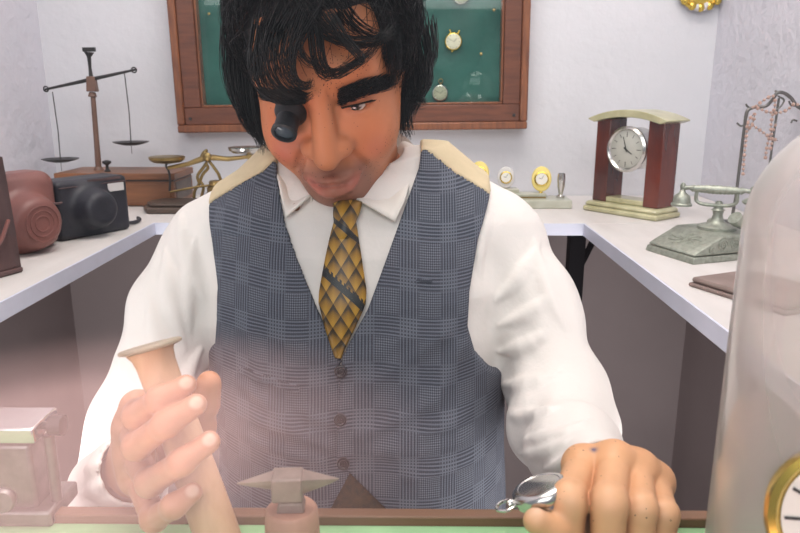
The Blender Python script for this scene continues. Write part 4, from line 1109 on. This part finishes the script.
# ---- flat leather folder behind the bell jar
c0, c1 = PZ(691, 287, SHELF), PZ(735, 301, SHELF); an = basis(c0, c1); w = .13
cc = c0+rotz(an)@A(w/2-.005, .05, 0)
t = thing('leather_folder', (cc[0], cc[1], SHELF), 'flat taupe leather folder lying on the right shelf beside the bell jar', 'folder', rot=an)
pl_ = [(-w/2, -.05), (w/2, -.05), (w/2, .05), (-w/2+.016, .05), (-w/2, .03)]
def plate(poly, z0, z1):
    n = len(poly); v = [(x, y, z0) for x, y in poly]+[(x, y, z1) for x, y in poly]
    return MB().add(v, [tuple(reversed(range(n))), tuple(range(n, 2*n))]+[(i, (i+1) % n, n+(i+1) % n, n+i) for i in range(n)])
obj('back_cover', plate(pl_, 0, .005), M['leather_flat'], t, bevel=.002)
obj('front_cover', plate([(x*.97, y*.96) for x, y in pl_], .0052, .012), M['leather_flat'], t, bevel=.004)
# ---- old balance on its wooden drawer box
bY = 1.45; bl, br = PY(72, 190, bY)[0], PY(184, 190, bY)[0]; bc_ = (bl+br)/2; bw = br-bl; bh = .066
t = thing('beam_balance', (bc_, bY, SHELF), 'tall antique beam balance with two hanging pans on a brown wooden box', 'balance')
obj('box', MB().box((0, 0, bh*.4), (bw, .12, bh*.8-.004)), M['wood_box'], t, bevel=.001)
obj('lid_gap', MB().box((0, 0, bh*.78), (bw*.99, .118, bh*.05)), M['iron'], t)
obj('box_lid', MB().box((0, 0, bh*.9+.001), (bw+.006, .126, bh*.2)), M['wood_box'], t, bevel=.0015)
dr = obj('drawer', MB().box((bw*.22, -.061, bh*.4), (bw*.5, .004, bh*.6)), M['wood_box'], t, bevel=.001)
obj('dark_panel', MB().box((bw*.5+.0006, 0, bh*.45), (.001, .10, bh*.55)), M['wood_dark'], t)
lb = lambda x, y, dy=0: PY(x, y, bY+dy)-A(bc_, bY, SHELF)
pf = lb(99, 172); pt = lb(93, 96); pf[2] = bh
obj('pole', MB().tube([pf, pf*.5+pt*.5, pt], [.0062, .0052, .0048], 14).tube([pf, pf+A(0, 0, .008)], [.011, .007], 14), M['wood_pole'], t)
c = lb(92, 84); obj('beam_head', MB().box(c, (.020, .018, .030), taper=.8).tube([lb(92.5, 97), lb(92.3, 92)], [.009, .006], 12), M['wood_pole'], t, bevel=.002)
obj('pointer', MB().tube([lb(91.5, 80), lb(90, 68), lb(89, 57), lb(89, 52)], [.0045, .003, .004, .010], 12).box(lb(89, 49.5), (.024, .008, .008)), M['iron'], t)
e0, e1_ = lb(45, 89.5), lb(136, 69.5); obj('beam', MB().tube([e0, lb(90.5, 79.5), e1_], [.0022, .0040, .0022], 8), M['iron'], t)
for nm, e, hk, bt in (('left', (46, 89), (52.5, 92), (60.5, 160)), ('right', (134, 70), (124.5, 73.5), (131, 143))):
    c = lb(*e); th = np.linspace(0, 2*PI, 18, endpoint=False); obj('end_ring', MB().tube([c+.005*A(math.cos(k), 0, math.sin(k)) for k in th], .0014, 6, True), M['iron'], t)
    a = lb(*hk); b_ = lb(*bt); pan = obj('pan', MB().lathe([(.001, -.0055), (.014, -.0045), (.026, -.0015), (.0355, .002), (.0365, .003), (.034, .003), (.024, .0005), (.001, -.003)], b_, 32), M['iron'], t)
    obj('hanger', MB().tube([a, a*.45+b_*.55+A(.002, 0, 0), b_+A(0, 0, .001)], .0011, 6).tube([b_+A(0, 0, -.004), b_+A(0, 0, -.022)], .0006, 5), M['iron'], pan)
q = lb(107.5, 171, -.03); obj('finial', MB().lathe([(.006, bh), (.006, bh+.003), (.003, bh+.006), (.003, bh+.014), (.0085, bh+.018), (.009, bh+.022), (.003, bh+.024)], (q[0], -.03, 0), 16), M['iron'], t)
# ---- brass two-pan counter scale
gY = 1.345; lg = lambda x, y, dy=0: PY(x, y, gY+dy)
g0 = lg(145, 205); gc = lg(199, 205); t = thing('pan_scale', (gc[0], gY, SHELF), 'brass two-pan letter scale on a dark wooden base, behind the shirt shoulder', 'scale')
L = lambda x, y, dy=0: lg(x, y, dy)-A(gc[0], gY, SHELF)
hw_ = gc[0]-g0[0]
poly = [(-hw_, -.01), (-hw_+.018, -.045), (hw_-.018, -.045), (hw_, -.01), (hw_, .012), (hw_-.02, .045), (-hw_+.02, .045), (-hw_, .012)]
obj('base', plate(poly, 0, .012), M['wood_dark'], t, bevel=.004); obj('base_top', plate([(x*.93, y*.86) for x, y in poly], .0125, .019), M['wood_dark'], t, bevel=.003)
b = MB()
for e in (-.008, .008): b.add(*(lambda s: (np.vstack(s.v), s.f))(MB().tube([L(168, 168, e), L(188, 164, e), L(207, 157, e), L(228, 159, e), L(251, 156.5, e)], [.0035, .0045, .0062, .0045, .0035], 8)))
b.box(L(251, 159), (.008, .022, .018)); obj('beam', b, M['brass'], t)
b = MB().tube([L(203, 157), L(205, 152.5), L(207, 149.5)], [.006, .005, .0022], 10).ball(L(207, 157, -.012), (.009, .004, .009), 14); obj('pivot', b, M['brass'], t)
for s in (0, .0): pass
for pts in ([(207, 162), (203, 168), (197.5, 176), (199, 184), (195, 190), (194, 198)], [(205, 163), (208, 168), (203, 174), (200.5, 181), (203.5, 187), (201, 199)], [(209, 161), (215, 169), (220, 178), (224, 199)]):
    obj('support', MB().tube(spline([L(*q, .004) for q in pts], 20), .0030, 8), M['brass'], t)
obj('tie_rod', MB().tube([L(170, 192), L(196, 187), L(222, 184)], .0022, 8), M['brass'], t)
for (x, y, rr, k) in ((167, 158.5, .034, 'paper'), (246, 149, .034, 'silver')):
    q = L(x, y); o = obj('pan', MB().lathe([(.004, -.010), (rr*.75, -.007), (rr*.96, -.002), (rr, .003), (rr*.94, .004), (.002, .003)], q, 32), M['brass'] if k == 'paper' else M['silver'], t)
    sx = 1 if x < 200 else -1
    obj('stirrup', MB().tube(spline([q+A(0, 0, -.008), L(x-1 if sx > 0 else 252, 166), L(x+2 if sx > 0 else 250, 172), L(x+3 if sx > 0 else 247, 181), L(x+2.5 if sx > 0 else 246, 191)], 16), .0022, 8), M['iron'], o)
wc = L(216, 190, -.012)
prev = .0192
for k, (r1, h) in enumerate(((.0205, .018), (.0165, .012), (.0125, .010))):
    o = obj('scale_weight', MB().lathe([(r1*.95, 0), (r1, .001), (r1, h*.8), (r1*.9, h*.86), (r1*.9, h), (.001, h)], (0, 0, 0), 28), M['brass'])
    o.location = A(gc[0]+wc[0], gY-.012, SHELF+prev); prev += h+.0003
    tag(o, ('largest brass weight at the bottom of the stack on the scale base', 'middle brass weight of the stack on the scale base', 'smallest brass weight topping the stack on the scale base')[k], 'weight', 'stacked brass weights on the scale base')
# ---- camera cases on the left shelf
def case_shape(w, d, h, rnd, bulge, lab, name, loc, an, m, flap, tag_=False):
    t = thing(name, (loc[0], loc[1], SHELF), lab, 'camera case', 'leather camera cases on the left shelf', rot=an)
    bx_, bz, br_, bd = bulge
    f = lambda p: smin(rbox(p, (0, 0, h*.5), (w/2, d/2, h/2), rnd), smax(cone_y(p, (bx_, -d/2, bz), br_, br_*.72, bd), -9e9*np.ones(len(p)), .001), .012)
    v, q = mesh_sdf(f, (-w/2-.02, -d/2-bd-.03, -.008), (w/2+.02, d/2+.02, h+.02), .0028)
    obj('body', (v, q), m, t)
    return t
def rbox(p, c, s, r):
    q = np.abs(p-np.asarray(c))-(np.asarray(s)-r); return np.linalg.norm(np.maximum(q, 0), axis=1)+np.minimum(q.max(1), 0)-r
def cone_y(p, c, r0, r1, L):   # lens bulge pointing to -y
    y = c[1]-p[:, 1]; rr = np.hypot(p[:, 0]-c[0], p[:, 2]-c[2]); t = np.clip(y/L, 0, 1)
    return smax(rr-(r0+(r1-r0)*t), np.maximum(y-L, -y-.02), .010)*.9
b0, b1 = PZ(6, 258, SHELF), PZ(66, 245, SHELF); an = basis(b0, b1); w, d, h = .140, .066, .113
cc = b1+rotz(an)@A(-w/2, d/2, 0)
t = case_shape(w, d, h, .020, (.012, .045, .046, .034), 'brown leather camera case with a rounded lens bulge on the left shelf', 'camera_case', cc, an, M['leather_brown'], 1)
th = np.linspace(-1, 1, 24)
obj('lid_seam', MB().tube([(x*w*.5, -d/2-.0015-.003*(1-abs(x)**4), .078-.014*math.exp(-((x-.9)/.5)**2)+.006*math.exp(-((x-.1)/.4)**2)) for x in th], .0018, 8), M['leather_dark'], t)
for r_, yy in ((.028, -.0605), (.020, -.0615), (.012, -.062)):
    obj('embossed_ring', MB().tube([(.012+r_*.9*math.cos(k), -d/2-.0345, .045+r_*.9*math.sin(k)) for k in np.linspace(0, 2*PI, 40, endpoint=False)], .0009, 6, True), M['leather_brown'], t)
obj('snap', MB().lathe([(.004, 0), (.0035, .0015), (.001, .002)], (-.024, -d/2-.012, .064), 14, frame_z((0, -1, .3))), M['silver'], t)
b0, b1 = PZ(70, 241, SHELF), PZ(132, 229, SHELF); an = basis(b0, b1); w, d, h = .128, .060, .092
cc = b1+rotz(an)@A(-w/2, d/2, 0)
t = case_shape(w, d, h, .008, (-.008, .046, .036, .034), 'black leather camera case with a pale paper sticker, next to the brown one', 'camera_case', cc, an, M['leather_black'], 1)
obj('paper_sticker', MB().box((.040, -d/2-.0008, .074), (.030, .0008, .013)), M['paper'], t)
obj('rear_label', MB().box((.02, -d/2-.0006, .0885), (.06, .0006, .004)), M['leather_dark'], t)
obj('lid_seam', MB().tube([(x, -d/2-.0006, .082) for x in np.linspace(-w/2+.004, w/2-.004, 10)], .001, 6), M['leather_dark'], t)
obj('strap', MB().tube(spline([(w/2-.004, 0, .01), (w/2+.014, -.004, .006), (w/2+.036, .004, .0035), (w/2+.056, .02, .0035), (w/2+.062, .032, .004)], 20), .0032, 6), M['leather_black'], t)
# open leather case at the far left
q0 = PZ(-4, 281, SHELF)
t = thing('leather_case', (q0[0]-.02, q0[1]+.01, SHELF), 'tall dark leather case standing open with thin flaps at the left edge', 'case', rot=math.radians(70))
def flap(name, x0, y0, w, h, th_, lean, curl, m):
    n = 14; v = []; f = []
    for i in range(n):
        s = i/(n-1); z = s*h
        for j in range(7):
            e = (j/6-.5)*w; v.append((x0+e, y0+lean*s+curl*s*s, z-abs(e/w)**3*.03*(s > .9)))
    f = [(i*7+j, i*7+j+1, i*7+j+8, i*7+j+7) for i in range(n-1) for j in range(6)]
    o = obj(name, MB().add(v, f), m, t); so = o.modifiers.new('hide', 'SOLIDIFY'); so.thickness = th_; return o
flap('front_flap', 0, -.014, .085, .150, .004, .004, .003, M['leather_dark']); flap('back_flap', 0, .004, .085, .152, .005, .006, -.010, M['leather_brown'])
flap('inner_flap', 0, -.004, .080, .140, .003, .003, .002, M['leather_dark'])
obj('spine', MB().box((0, -.004, .004), (.086, .026, .006)), M['leather_dark'], t, bevel=.002)
obj('strap', MB().tube(spline([(-.03, -.0185, .012), (-.01, -.020, .03), (.012, -.020, .045), (.03, -.018, .07)], 14), .0025, 6), M['leather_brown'], t)
# ================================================================== on the bench
# wooden mallet held upright
m0, m1 = P(238, 592, .480), P(150.5, 348, .478); ax = m1-m0; ax /= np.linalg.norm(ax); k = (BENCH+.001-m0[2])/ax[2]; m0 = m0+ax*k; Lm = np.linalg.norm(m1-m0)
R = frame_z(ax)
mal = thing('wooden_mallet', m0, 'pale wooden mallet held upright in the dummy\'s fist, flat round top', 'mallet')
obj('handle', MB().lathe([(.0140, .000), (.0150, .004), (.0150, .03), (.0146, .06), (.0138, .09), (.0130, .12), (.0132, Lm-.012), (.0142, Lm-.005), (.0165, Lm-.001), (.0165, Lm)], (0, 0, 0), 32, R), M['wood_mallet'], mal)
obj('top_disc', MB().lathe([(.0185, -.0005), (.0212, .0005), (.0214, .0020), (.0203, .0030), (.0012, .0032)], ax*(Lm-.0005), 40, frame_z(ax+A(.10, -.02, 0))), M['disc'], mal)
# small anvil on a stump
ac = P(292, 520, .455); t = thing('stake_anvil', (ac[0], ac[1], BENCH), 'small grey iron anvil with two pointed horns on a round wooden stump', 'anvil')
hz0 = P(292, 505, .455)[2]-BENCH; ht = P(290, 466, .455)[2]-BENCH
obj('stump', MB().lathe([(.0185, 0), (.0180, hz0*.35), (.0172, hz0*.36), (.0180, hz0*.38), (.0176, hz0*.7), (.0168, hz0*.71), (.0176, hz0*.73), (.0168, hz0-.002), (.015, hz0), (.001, hz0)], (0, 0, 0), 36), M['wood_stump'], t)
b = MB().box((0, 0, hz0+.003), (.018, .015, .007), taper=.85); b.box((0, 0, hz0+.011), (.0125, .0115, .012)); obj('neck', b, M['anvil'], t, bevel=.0012)
ah = ht-.0165
obj('head_block', MB().box((-.0018, 0, ah+.008), (.0195, .0165, .0165)), M['anvil'], t, bevel=.0012)
zt = ht-.0015
def horn(x0, x1, w0, h0, drop):   # flat on top, tapering to a point
    v = []; n = 10
    for i in range(n):
        s = i/(n-1); x = x0+(x1-x0)*s; ww = w0*(1-s)+.0005*s; hh = h0*(1-s)**.9+.0008
        for a in range(10): th = PI*a/9; v.append((x, ww*math.cos(th), zt-drop*s-hh*math.sin(th)))
    return MB().add(v, [(i*10+j, i*10+(j+1) % 10, (i+1)*10+(j+1) % 10, (i+1)*10+j) for i in range(n-1) for j in range(10)]+[tuple(range(10))])
obj('horn', horn(-.0112, -.0338, .0065, .0085, .0045), M['anvil'], t); obj('horn', horn(.0076, .0310, .0070, .0125, .0035), M['anvil'], t)
t.rotation_euler = (0, math.radians(0), math.radians(4))
# silver pocket watch under the fingers
wc = P(541, 491, .458); t = thing('pocket_watch', wc, 'silver pocket watch seen edge-on, held between thumb and fingers', 'watch')
R = frame_z(A(.34, -.16, -.92), A(-.9, -.2, -.3)); r = .0195
obj('case', MB().lathe([(r*.02, -.0060), (r*.3, -.0058), (r*.72, -.0046), (r*.74, -.0050), (r*.86, -.0044), (r*.96, -.0028), (r, 0), (r*.96, .003), (r*.9, .0042), (r*.05, .0042)], (0, 0, 0), 40, R), M['silver'], t)
obj('bezel', MB().lathe([(r*.93, .0035), (r*.93, .0058), (r*.84, .0068), (r*.80, .0056)], (0, 0, 0), 40, R), M['silver'], t)
obj('dial', MB().lathe([(r*.84, .0043), (r*.8, .0047), (r*.03, .0047)], (0, 0, 0), 40, R), M['dial'], t)
obj('crown', MB().tube([R@A(r*.97, 0, 0), R@A(r*1.09, 0, 0), R@A(r*1.2, 0, 0)], [.0022, .0034, .0032], 12), M['silver'], t)
th = np.linspace(0, 2*PI, 24, endpoint=False); obj('bow', MB().tube([R@(A(r*1.28, 0, 0)+A(.0065*math.cos(k), .0075*math.sin(k), 0)) for k in th], .0011, 6, True), M['silver'], t)
# metal tool block at the lower left
q = P(2, 425, .50); t = thing('staking_tool', (q[0], q[1]+.012, BENCH), 'metal bench tool with a flat pale top plate and side knob, at the left edge', 'bench tool')
hh = q[2]-BENCH
obj('base', MB().box((-.006, 0, .006), (.075, .044, .012)), M['steel'], t, bevel=.002)
obj('body', MB().box((-.006, 0, hh*.45), (.050, .030, hh*.72)), M['steel'], t, bevel=.003)
obj('top_plate', MB().box((-.006, 0, hh-.006), (.062, .036, .012)), M['silver'], t, bevel=.0015)
obj('post', MB().lathe([(.004, .012), (.004, hh-.012)], (.028, -.004, 0), 14), M['steel'], t)
kb = obj('knob', MB().tube([(.024, -.004, hh-.004), (.030, -.004, hh-.004), (.031, -.004, hh-.004), (.040, -.004, hh-.004), (.041, -.004, hh-.004)], [.003, .003, .0075, .0075, .004], 18), M['iron'], t)
q2 = P(3, 500, .478)-A(*t.location); obj('wheel', MB().lathe([(.007, -.004), (.0085, -.002), (.0085, .002), (.007, .004), (.003, .004)], q2, 24, frame_z((.2, -1, .1))), M['steel'], t)
# glass bell jar with a clock in it
dc = P(884, 236, .35); dr_ = .0645
t = thing('bell_jar', (dc[0], dc[1], BENCH), 'tall clear glass bell jar at the right edge, nearest thing to the window', 'bell jar')
zc = dc[2]-BENCH; prof = [(dr_*1.0, .016), (dr_, zc)]+[(dr_*math.cos(a), zc+dr_*math.sin(a)) for a in np.linspace(.08, PI/2-.02, 22)]
pin = [(max(r_-.0022, .0005), z-(.0022 if z > zc else 0)) for r_, z in prof][::-1]
b = MB(); seg = 64; pp = prof+pin; v = [(r_*math.cos(2*PI*k/seg), r_*math.sin(2*PI*k/seg), z) for r_, z in pp for k in range(seg)]
b.add(v, [(i*seg+k, i*seg+(k+1) % seg, ((i+1) % len(pp))*seg+(k+1) % seg, ((i+1) % len(pp))*seg+k) for i in range(len(pp)) for k in range(seg)])
obj('glass_dome', b, M['dome'], t, sharp=False)
obj('base', MB().lathe([(dr_+.012, 0), (dr_+.012, .008), (dr_+.007, .012), (dr_+.007, .016), (.001, .016)], (0, 0, 0), 56), M['wood_dark'], t)
q = P(846, 518, .335)
t = thing('anniversary_clock', (dc[0], dc[1], BENCH+.0165), 'gold clock with a white round dial under the glass bell jar', 'clock')
q = q-A(dc[0], dc[1], BENCH+.0165)
obj('foot', MB().lathe([(.042, 0), (.042, .005), (.036, .009), (.001, .010)], (0, 0, 0), 40), M['gold'], t)
for s in (-1, 1): obj('column', MB().lathe([(.004, .0095), (.003, .014), (.003, q[2]-.030), (.004, q[2]-.024)], (s*.026, .012, 0), 14), M['gold'], t)
obj('cross_bar', MB().box((0, .012, q[2]-.028), (.060, .008, .008)), M['gold'], t, bevel=.001)
R = frame_z((-.22, -.93, .25), (1, 0, 0)); r = .034; qq = (q[0], q[1]+.0, q[2])
obj('bezel', MB().lathe([(r*.9, -.012), (r, -.008), (r*1.08, .002), (r*1.06, .007), (r*.97, .009), (r*.9, .006), (r*.02, .004)], qq, 48, R), M['gold'], t)
obj('dial', MB().lathe([(r*.9, .0045), (r*.88, .0062), (r*.6, .0066), (r*.58, .0062), (r*.02, .0062)], qq, 48, R), M['dial'], t)
obj('dial_centre', MB().lathe([(r*.52, .0064), (r*.5, .0070), (r*.02, .0070)], qq, 40, R), M['bead'], t)
b = MB()
for k in range(12): a = k*PI/6; b.box(A(*qq)+R@A(r*.73*math.sin(a), r*.73*math.cos(a), .0068), (.0014, .0005, .0075), ux=R@rotx(-PI/2)@roty(a))
obj('numerals', b, M['ink'], t)
b = MB()
for a, Lh in ((.9, .026), (-2.0, .017)): dv = R@A(math.sin(a), math.cos(a), 0); q = A(*qq)+R@A(0, 0, .0082); b.tube([q, q+dv*Lh], [.001, .0005], 6)
obj('clock_hand', b, M['ink'], t)
# the watchmaker's eyepiece
l0 = FP(292, 109, .003); l1 = P(283.5, 134, float(l0 @ FW)-.017); ax = l1-l0; Ll = np.linalg.norm(ax); R = frame_z(ax)
t = thing('eye_loupe', l0, 'black watchmaker\'s eye loupe worn over the dummy\'s eye', 'loupe')
obj('barrel', MB().lathe([(.0155, -.010), (.0160, 0), (.0155, Ll*.22), (.0130, Ll*.36), (.0112, Ll*.42), (.0112, Ll*.86), (.0122, Ll*.88), (.0122, Ll*.985), (.0114, Ll), (.0095, Ll), (.0093, Ll-.003)], (0, 0, 0), 36, R), M['loupe'], t)
obj('lens', MB().lathe([(.0095, Ll-.0030), (.008, Ll-.0018), (.004, Ll-.0008), (.0004, Ll-.0005)], (0, 0, 0), 32, R), M['lens'], t)
# ---- shop window and the pavement outside
struct('window_1', MB().add([(XL, Y0, BENCH-.03), (XR, Y0, BENCH-.03), (XR, Y0, CE), (XL, Y0, CE)], [(0, 1, 2, 3)]), M['pane'])
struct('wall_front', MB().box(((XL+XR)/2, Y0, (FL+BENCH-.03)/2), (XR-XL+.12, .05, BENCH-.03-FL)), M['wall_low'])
struct('ground', MB().box((-.3, -2.4, FL-.03), (7, 5, .05)), M['paving'])
# ================================================================== light, camera
def area(name, loc, target, size, energy, col=(1, 1, 1), sy=None):
    L = bpy.data.lights.new(name, 'AREA'); L.energy = energy; L.color = col; L.size = size
    if sy: L.shape = 'RECTANGLE'; L.size_y = sy
    o = bpy.data.objects.new(name, L); C.objects.link(o); o.location = loc
    o.rotation_euler = (Vector(target)-Vector(loc)).to_track_quat('-Z', 'Y').to_euler(); return o
area('daylight', (-.3, -1.5, 1.15), (0, .9, -.25), 2.0, 33.5, (1, .98, .96), 1.4)
area('ceiling_lamp', (.05, .75, 1.18), (0, .8, -.3), .9, 17, (1, .95, .88))
for x in (-.52, .38): area('added_low_fill', (x, .50, -.52), (x*.8, 1.6, -.55), .35, 3.0, (1, .96, .95))  # unseen fill below the bench, added to brighten the lower walls
for en, ang in ((13500, 24), (5200, 42)):  # pink spots added outside: the lit paving, mirrored in the pane, makes the haze
    sl = bpy.data.lights.new('added_haze_spot', 'SPOT'); sl.energy = en; sl.color = (1, .86, .86); sl.spot_size = math.radians(ang); sl.spot_blend = 1.0; sl.shadow_soft_size = .1
    so_ = bpy.data.objects.new('added_haze_spot', sl); C.objects.link(so_); so_.location = (-1.3, -2.0, 2.1)
    so_.rotation_euler = (Vector((-1.08, -1.60, FL))-Vector(so_.location)).to_track_quat('-Z', 'Y').to_euler()
W = bpy.data.worlds.new('World'); bpy.context.scene.world = W; W.use_nodes = True
W.node_tree.nodes['Background'].inputs[0].default_value = (.80, .87, 1, 1); W.node_tree.nodes['Background'].inputs[1].default_value = .30
cam = bpy.data.cameras.new('camera'); co = bpy.data.objects.new('camera', cam); C.objects.link(co)
cam.sensor_width = 36; cam.lens = F/800*36; cam.clip_start = .01
co.matrix_world = Matrix([[*q, 0] for q in np.stack([RT, UP, -FW], 1).tolist()]+[[0, 0, 0, 1]])
cam.dof.use_dof = True; cam.dof.focus_distance = .74; cam.dof.aperture_fstop = 13
sc = bpy.context.scene; sc.camera = co
sc.view_settings.view_transform = 'Standard'; sc.view_settings.look = 'None'
sc.cycles.use_denoising = True; sc.cycles.max_bounces = 8; sc.cycles.transparent_max_bounces = 24; sc.cycles.caustics_reflective = False; sc.cycles.caustics_refractive = False
bpy.context.view_layer.update()
for o in list(C.objects):
    if o.parent is None: o.location.z += ZC
bpy.context.view_layer.update()
